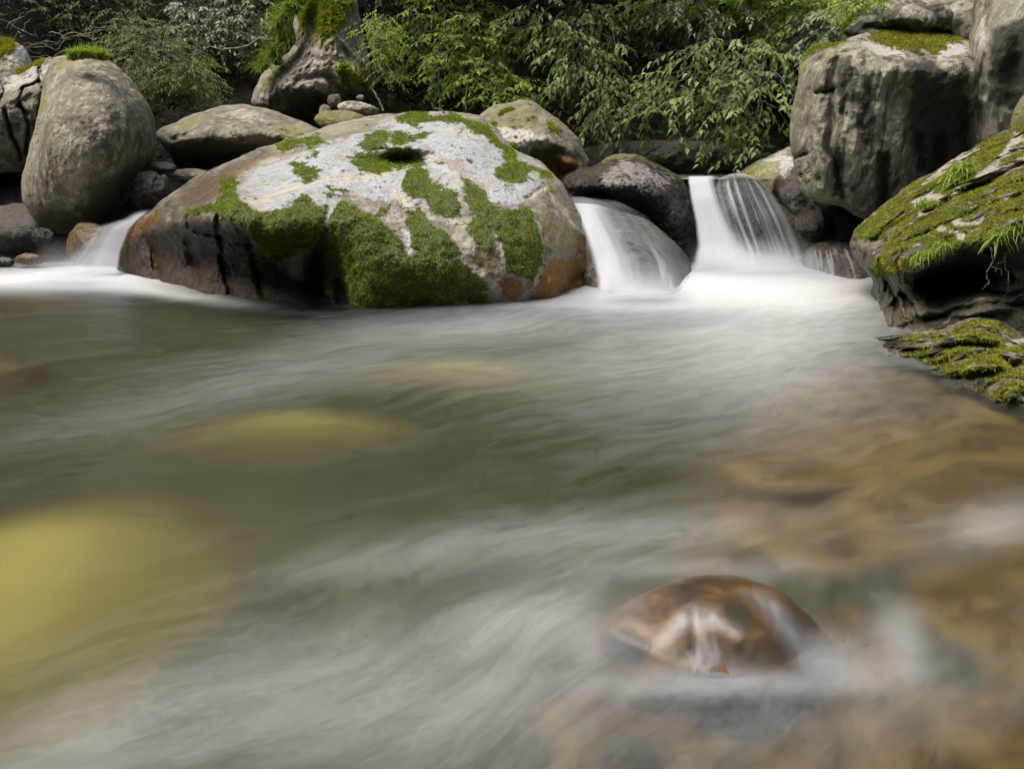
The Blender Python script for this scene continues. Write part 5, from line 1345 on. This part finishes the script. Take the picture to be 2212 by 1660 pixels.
tree("leafy_tree", "bright green fine-leaved tree on thin stems behind the crest of the largest boulder", ground_pt(-0.75, 7.9),
     [(930, 70, 7.9, 70, 50, .30, 37), (990, 95, 7.8, 70, 45, .30, 45), (1040, 70, 7.9, 70, 45, .30, 45), (960, 150, 7.7, 75, 40, .25, 37), (1040, 150, 7.6, 70, 45, .25, 45), (900, 105, 7.9, 40, 40, .2, 18), (1090, 195, 7.5, 60, 30, .2, 27), (980, 20, 8.1, 90, 40, .3, 37), (1060, 210, 7.5, 50, 25, .2, 18)],
     M_LEAF_B, 0.070, 101, shade_canopy=[((-0.8, 8.6, 3.2), (1.4, 1.0, .6), 160, 0.16)], trunk_r=0.03, bark=M_TWIG, group="trees at the foot of the slope")
tree("drooping_tree", "tree with long drooping leafy sprays hanging over the dark hollow", ground_pt(0.9, 8.6),
     [(1170, 30, 7.6, 60, 26, .25, 23), (1195, 72, 7.4, 46, 22, .2, 18), (1235, 105, 7.3, 50, 22, .2, 19), (1262, 150, 7.2, 40, 26, .2, 18), (1300, 205, 7.1, 30, 30, .15, 16), (1292, 255, 7.1, 26, 30, .15, 12), (1218, 150, 7.2, 22, 22, .15, 8), (1330, 100, 7.5, 46, 18, .2, 14), (1255, 50, 7.8, 60, 26, .3, 21), (1318, 160, 7.3, 30, 26, .2, 12), (1240, 15, 7.9, 70, 20, .3, 21)],
     M_LEAF_A, 0.078, 102, shade_canopy=[((0.9, 8.8, 3.4), (1.6, 1.1, .7), 180, 0.16)], trunk_r=0.06, droop=0.9, group="trees at the foot of the slope")
tree("broad_tree", "broad-leaved tree with flat leaf layers reaching over the fall beside the cliff block", ground_pt(2.7, 8.3),
     [(1420, 195, 7.1, 46, 20, .2, 11), (1500, 122, 7.2, 70, 14, .25, 16), (1580, 92, 7.3, 84, 14, .25, 18), (1655, 118, 7.1, 46, 16, .2, 12), (1560, 160, 7.0, 70, 18, .25, 19), (1465, 168, 6.95, 50, 18, .2, 13), (1640, 185, 6.9, 52, 18, .2, 14), (1500, 210, 6.85, 56, 22, .2, 16), (1600, 225, 6.85, 46, 18, .2, 12), (1545, 255, 6.8, 30, 26, .15, 8), (1680, 235, 6.8, 30, 22, .15, 9), (1430, 245, 6.8, 24, 20, .12, 4), (1532, 292, 6.75, 18, 22, .12, 6), (1640, 270, 6.8, 26, 22, .15, 7), (1618, 308, 6.7, 22, 20, .12, 6), (1400, 230, 6.9, 20, 22, .12, 4)],
     M_LEAF_A, 0.078, 103, shade_canopy=[((2.6, 9.3, 3.6), (1.3, .8, .5), 100, 0.16)], trunk_r=0.08, droop=0.7, flat=0.65, wd=0.5, group="trees at the foot of the slope", tint_shift=0.1)
tree("pale_leaf_tree", "pale glossy leaf sprays hanging from the top edge above the layered branches", ground_pt(2.0, 9.6),
     [(1480, 15, 7.9, 50, 24, .2, 16), (1520, 50, 7.9, 24, 22, .15, 10), (1580, 30, 7.9, 40, 30, .2, 16), (1600, 70, 7.9, 30, 20, .15, 9), (1420, 10, 8.1, 60, 20, .2, 16)],
     M_LEAF_C, 0.07, 104, shade_canopy=[((2.0, 9.6, 4.4), (1.8, 1.2, .8), 160, 0.18)], trunk_r=0.07, droop=0.9, tint_shift=0.25, group="trees on the slope")
tree("light_tree", "light yellow-green tree high on the slope beside the top of the cliff block", ground_pt(3.6, 9.9),
     [(1640, 15, 8.0, 80, 40, .3, 70), (1720, 25, 8.1, 80, 45, .3, 80), (1800, 15, 8.1, 80, 40, .3, 60), (1690, 80, 7.9, 60, 30, .3, 40), (1870, 0, 8.0, 70, 30, .3, 50), (1400, 10, 8.2, 80, 30, .3, 40), (1560, 5, 8.2, 80, 25, .3, 40)],
     M_LEAF_B, 0.075, 105, trunk_r=0.06, droop=0.4, tint_shift=0.12, group="trees on the slope")
tree("blue_leaf_tree", "tree with pale bluish leaves tight behind the left side of the cliff block", ground_pt(3.2, 7.9),
     [(1760, 60, 7.6, 50, 36, .25, 44), (1800, 40, 7.6, 40, 30, .25, 30), (1720, 120, 7.6, 40, 36, .2, 26), (1690, 150, 7.7, 40, 36, .2, 24)],
     M_LEAF_C, 0.07, 106, trunk_r=0.04, droop=0.6, group="trees on the slope")
tree("bluish_tree", "bluish-green leafy tree at the top left between the slope and the pillar boulder", ground_pt(-3.1, 8.6),
     [(430, 40, 8.0, 60, 36, .3, 60), (480, 20, 8.1, 50, 30, .3, 46), (460, 85, 7.8, 40, 30, .25, 36), (390, 15, 8.3, 60, 30, .3, 40), (520, 60, 7.9, 40, 40, .25, 36), (540, 15, 8.1, 40, 36, .25, 34)],
     M_LEAF_C, 0.062, 107, shade_canopy=[((-3.1, 9.2, 3.4), (1.6, 1.2, .7), 180, 0.16)], trunk_r=0.05, droop=0.6, group="trees on the slope", tint_shift=0.1)
tree("feathery_shrub", "feathery green shrub arching over the bank between the egg-shaped boulder and the pillar boulder", ground_pt(-3.6, 7.3),
     [(300, 110, 7.1, 60, 40, .3, 90), (350, 90, 7.2, 60, 40, .3, 90), (390, 130, 7.0, 50, 40, .3, 80), (340, 150, 6.9, 60, 36, .3, 80), (420, 165, 6.9, 36, 30, .2, 46), (280, 60, 7.3, 60, 40, .3, 60)],
     M_LEAF_A, 0.036, 108, trunk_r=0.025, droop=0.5, per=12, wd=0.3, cat="shrub", group="shrubs on the banks")
tree("slope_tree", "small dark-stemmed tree on the earth slope at the top left corner", ground_pt(-5.0, 8.2),
     [(120, 20, 8.0, 80, 40, .4, 60), (230, 20, 8.0, 70, 40, .4, 60), (60, -10, 8.2, 80, 30, .3, 40), (190, 60, 7.8, 50, 30, .3, 30)],
     M_LEAF_A, 0.055, 109, shade_canopy=[((-5.0, 8.6, 3.6), (1.8, 1.2, .7), 160, 0.16)], trunk_r=0.05, droop=0.5, group="trees on the slope", tint_shift=-0.1)
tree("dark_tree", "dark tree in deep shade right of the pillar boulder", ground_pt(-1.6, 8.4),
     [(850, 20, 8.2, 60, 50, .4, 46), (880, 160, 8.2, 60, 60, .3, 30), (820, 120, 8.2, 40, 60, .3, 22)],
     M_LEAF_D, 0.06, 110, shade_canopy=[((-1.5, 8.9, 3.1), (1.2, .8, .5), 130, 0.16)], trunk_r=0.05, group="trees at the foot of the slope")
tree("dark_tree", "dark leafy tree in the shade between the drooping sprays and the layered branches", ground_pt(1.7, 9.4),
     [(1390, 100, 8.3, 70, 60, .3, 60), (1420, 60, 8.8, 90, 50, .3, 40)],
     M_LEAF_D, 0.07, 111, shade_canopy=[((1.2, 8.2, 2.75), (1.6, .6, .3), 150, 0.15)], trunk_r=0.07, group="trees at the foot of the slope")

# thin bare stems under the bright tree
for k, (x0, y0, x1, y1, Yd, lb) in enumerate(((950, 245, 945, 100, 7.4, "thin pale upright stem behind the crest of the largest boulder"), (1002, 243, 1015, 150, 7.4, "thin slanting stem right of the pale upright stem"), (828, 240, 800, 190, 6.5, "bare twig hanging from the right side of the pillar boulder"), (600, 90, 408, 120, 6.7, "long thin bare branch reaching left from the pillar boulder"))):
    rg = np.random.default_rng(200 + k)
    pth = curve_path(at(x0, y0, Yd), at(x1, y1, Yd + 0.1), 0.02, 10, rg, 0.1)
    V, F = tube_pts(pth, 0.010, 0.005, 6)
    tag(make_mesh("bare_stem", V, F, M_TWIG, loc=pth[0]), lb, "branch")
pth = np.concatenate([curve_path(at(960, 245, 5.2), at(938, 234, 5.2), 0.01, 5, np.random.default_rng(3), 0.1), curve_path(at(938, 234, 5.2), at(931, 222, 5.2), 0.0, 4, np.random.default_rng(4), 0.1)[1:]])
V, F = tube_pts(pth, 0.007, 0.004, 6)
tag(make_mesh("driftwood_twig", V, F, M_TWIG, loc=pth[0]), "small crooked grey twig lying on the crest of the largest boulder", "twig")

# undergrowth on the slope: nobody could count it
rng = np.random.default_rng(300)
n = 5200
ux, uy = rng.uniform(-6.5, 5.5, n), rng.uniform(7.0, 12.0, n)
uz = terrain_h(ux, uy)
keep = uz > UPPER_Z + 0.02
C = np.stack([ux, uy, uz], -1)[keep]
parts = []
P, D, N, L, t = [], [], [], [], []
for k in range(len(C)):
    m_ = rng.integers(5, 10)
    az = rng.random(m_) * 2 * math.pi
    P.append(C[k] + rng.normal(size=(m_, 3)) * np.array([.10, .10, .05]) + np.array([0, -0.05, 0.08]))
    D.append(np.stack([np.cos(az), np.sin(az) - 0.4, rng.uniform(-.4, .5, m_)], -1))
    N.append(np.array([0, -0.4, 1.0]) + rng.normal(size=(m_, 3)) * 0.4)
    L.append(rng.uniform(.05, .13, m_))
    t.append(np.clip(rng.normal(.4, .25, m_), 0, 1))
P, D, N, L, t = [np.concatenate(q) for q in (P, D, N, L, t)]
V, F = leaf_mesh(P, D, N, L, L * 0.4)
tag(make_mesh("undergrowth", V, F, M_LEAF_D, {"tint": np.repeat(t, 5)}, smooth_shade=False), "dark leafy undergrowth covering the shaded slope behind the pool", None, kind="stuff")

# high canopy of the gorge on the far slope and banks, above and beside the view
def canopy_tree(x, y, label, seed, hz, R, group="tall trees of the gorge"):
    f = ground_pt(x, y)
    tree("tall_tree", label, f, [], M_LEAF_D, 0.2, seed, group=group, trunk_r=0.12, shade_canopy=[(f + np.array([0, 0, hz]), R, 260, 0.26)])

# brushy heap behind the overhang rock
rg = np.random.default_rng(400)
roots = [at(x, y, 6.9) for x, y in ((330, 250), (370, 235), (400, 220), (430, 230), (460, 240), (350, 215), (390, 200), (310, 235), (340, 190), (480, 250))]
tuft("brush_heap", "pale heap of fine brushy grass and dead stalks between the egg-shaped and pillar boulders", roots, M_BRUSH, 3200, 0.20, 0.006, 401, up=0.45, spread=1.5, cat="brush", droop=0.25, tint=(0.6, 0.3))
tuft("brush_heap", "green brushy growth hanging on the bank above the pale heap", [at(x, y, 7.0) for x, y in ((380, 170), (420, 190), (350, 170), (440, 200), (300, 200))], M_LEAF_A, 1200, 0.18, 0.008, 402, up=0.5, spread=1.5, cat="brush", droop=0.4)
for k in range(26):
    x, y = rg.uniform(-20, 260), rg.uniform(60, 135)
    a = at(x, y, 7.0 - (x / 260) * 0.2)
    bq = a + np.array([rg.uniform(-.35, .35), rg.uniform(-.1, .1), rg.uniform(-.08, .14)])
    V, F = tube_pts(curve_path(a, bq, 0.02, 6, rg, 0.1), 0.006, 0.003, 5)
    tag(make_mesh("dead_twig", V, F, M_TWIG, loc=a), "dry pale twig lying on the earth slope behind the left boulders", "twig", "dry twigs on the slope")
# grass and plants on the rocks
tuft("grass_tuft", "bright grass tuft crowning the egg-shaped boulder", [at(x, 132 - 8 * math.sin((x - 150) / 80 * 3.1), 5.45) for x in range(158, 228, 6)], M_GRASS, 1500, 0.12, 0.005, 410, up=1.0, spread=0.8, group="grass tufts", tint=(0.75, 0.2))
tuft("grass_tuft", "dense grass clump on the left flank of the pillar boulder", [at(x, y, 6.75) for x, y in ((600, 60), (610, 90), (590, 120), (620, 40), (630, 20), (570, 150), (600, 140), (625, 100))], M_GRASS, 1700, 0.25, 0.006, 411, up=0.7, spread=1.1, group="grass tufts", droop=0.5, tint=(0.4, 0.25))
tuft("grass_tuft", "bright yellow-green grass along the upper left edge of the pillar boulder", [at(x, y, 6.8) for x, y in ((635, 30), (650, 10), (640, 0), (660, -20))], M_GRASS, 700, 0.2, 0.006, 412, up=0.9, spread=1.0, group="grass tufts", tint=(0.7, 0.2))
tuft("grass_tuft", "small arching grass tuft on the upper edge of the mossy slab", [at(x, y, 3.72) for x, y in ((2060, 378), (2075, 370), (2090, 360), (2050, 385))], M_GRASS, 190, 0.11, 0.005, 413, up=0.8, spread=1.1, group="grass tufts", droop=0.8, tint=(0.6, 0.25))
tuft("grass_tuft", "grass fringe on the front lip of the mossy slab above the black hollow", [at(x, y, 3.05) for x, y in ((1990, 548), (2005, 545), (2020, 540), (2040, 528), (1975, 556))], M_GRASS, 150, 0.055, 0.003, 414, up=0.6, spread=1.2, group="grass tufts", droop=0.8, tint=(0.65, 0.25))
tuft("grass_tuft", "grass tuft hanging at the right edge of the mossy slab", [at(x, y, 2.8) for x, y in ((2160, 510), (2185, 500), (2205, 490), (2225, 480))], M_GRASS, 200, 0.075, 0.004, 415, up=0.7, spread=1.2, group="grass tufts", droop=0.7, tint=(0.6, 0.25))
tuft("grass_tuft", "short grass in the middle hollow of the mossy slab", [at(x, y, 3.5) for x, y in ((1985, 450), (2000, 445), (2010, 442))], M_GRASS, 120, 0.06, 0.004, 416, up=0.7, spread=1.1, group="grass tufts", tint=(0.6, 0.25))
tree("rock_fern", "feathery light green fern sprouting from the right side of the pillar boulder", at(775, 110, 6.75),
     [(800, 60, 6.7, 34, 30, .15, 40), (825, 40, 6.7, 22, 24, .12, 20), (820, 90, 6.65, 28, 22, .12, 26), (830, 115, 6.6, 20, 16, .1, 14), (835, 160, 6.55, 22, 14, .1, 9)],
     M_LEAF_B, 0.034, 420, trunk_r=0.008, limb_r=0.005, droop=0.8, per=12, wd=0.34, cat="fern", bark=M_TWIG, tint_shift=0.15)
tree("ledge_plant", "yellow-green leafy plant at the top of the cliff block's mossy edge", at(1845, 20, 5.5),
     [(1850, 5, 5.5, 34, 16, .15, 40), (1885, -5, 5.5, 30, 12, .15, 30)], M_LEAF_B, 0.04, 421, trunk_r=0.008, limb_r=0.005, per=8, wd=0.35, cat="plant", tint_shift=0.3)
tuft("strap_plant", "broad-bladed green plant on the front lip of the mossy slab", [at(2150, 525, 2.85), at(2158, 522, 2.85)], M_GRASS, 16, 0.12, 0.020, 422, up=0.8, spread=1.0, cat="plant", droop=0.9, tint=(0.55, 0.2))
rg = np.random.default_rng(430)
for k in range(4):
    a = at(2140 + k * 18, 530 + rg.uniform(-4, 6), 2.84)
    bq = a + np.array([rg.uniform(-.05, .05), -0.02, rg.uniform(-.22, -.09)])
    V, F = tube_pts(curve_path(a, bq, 0.0, 9, rg, 0.35), 0.0022, 0.001, 5)
    tag(make_mesh("hanging_root", V, F, M_TWIG, loc=a), "thin pale root hanging from the mossy slab into the black hollow", "root", "hanging roots")
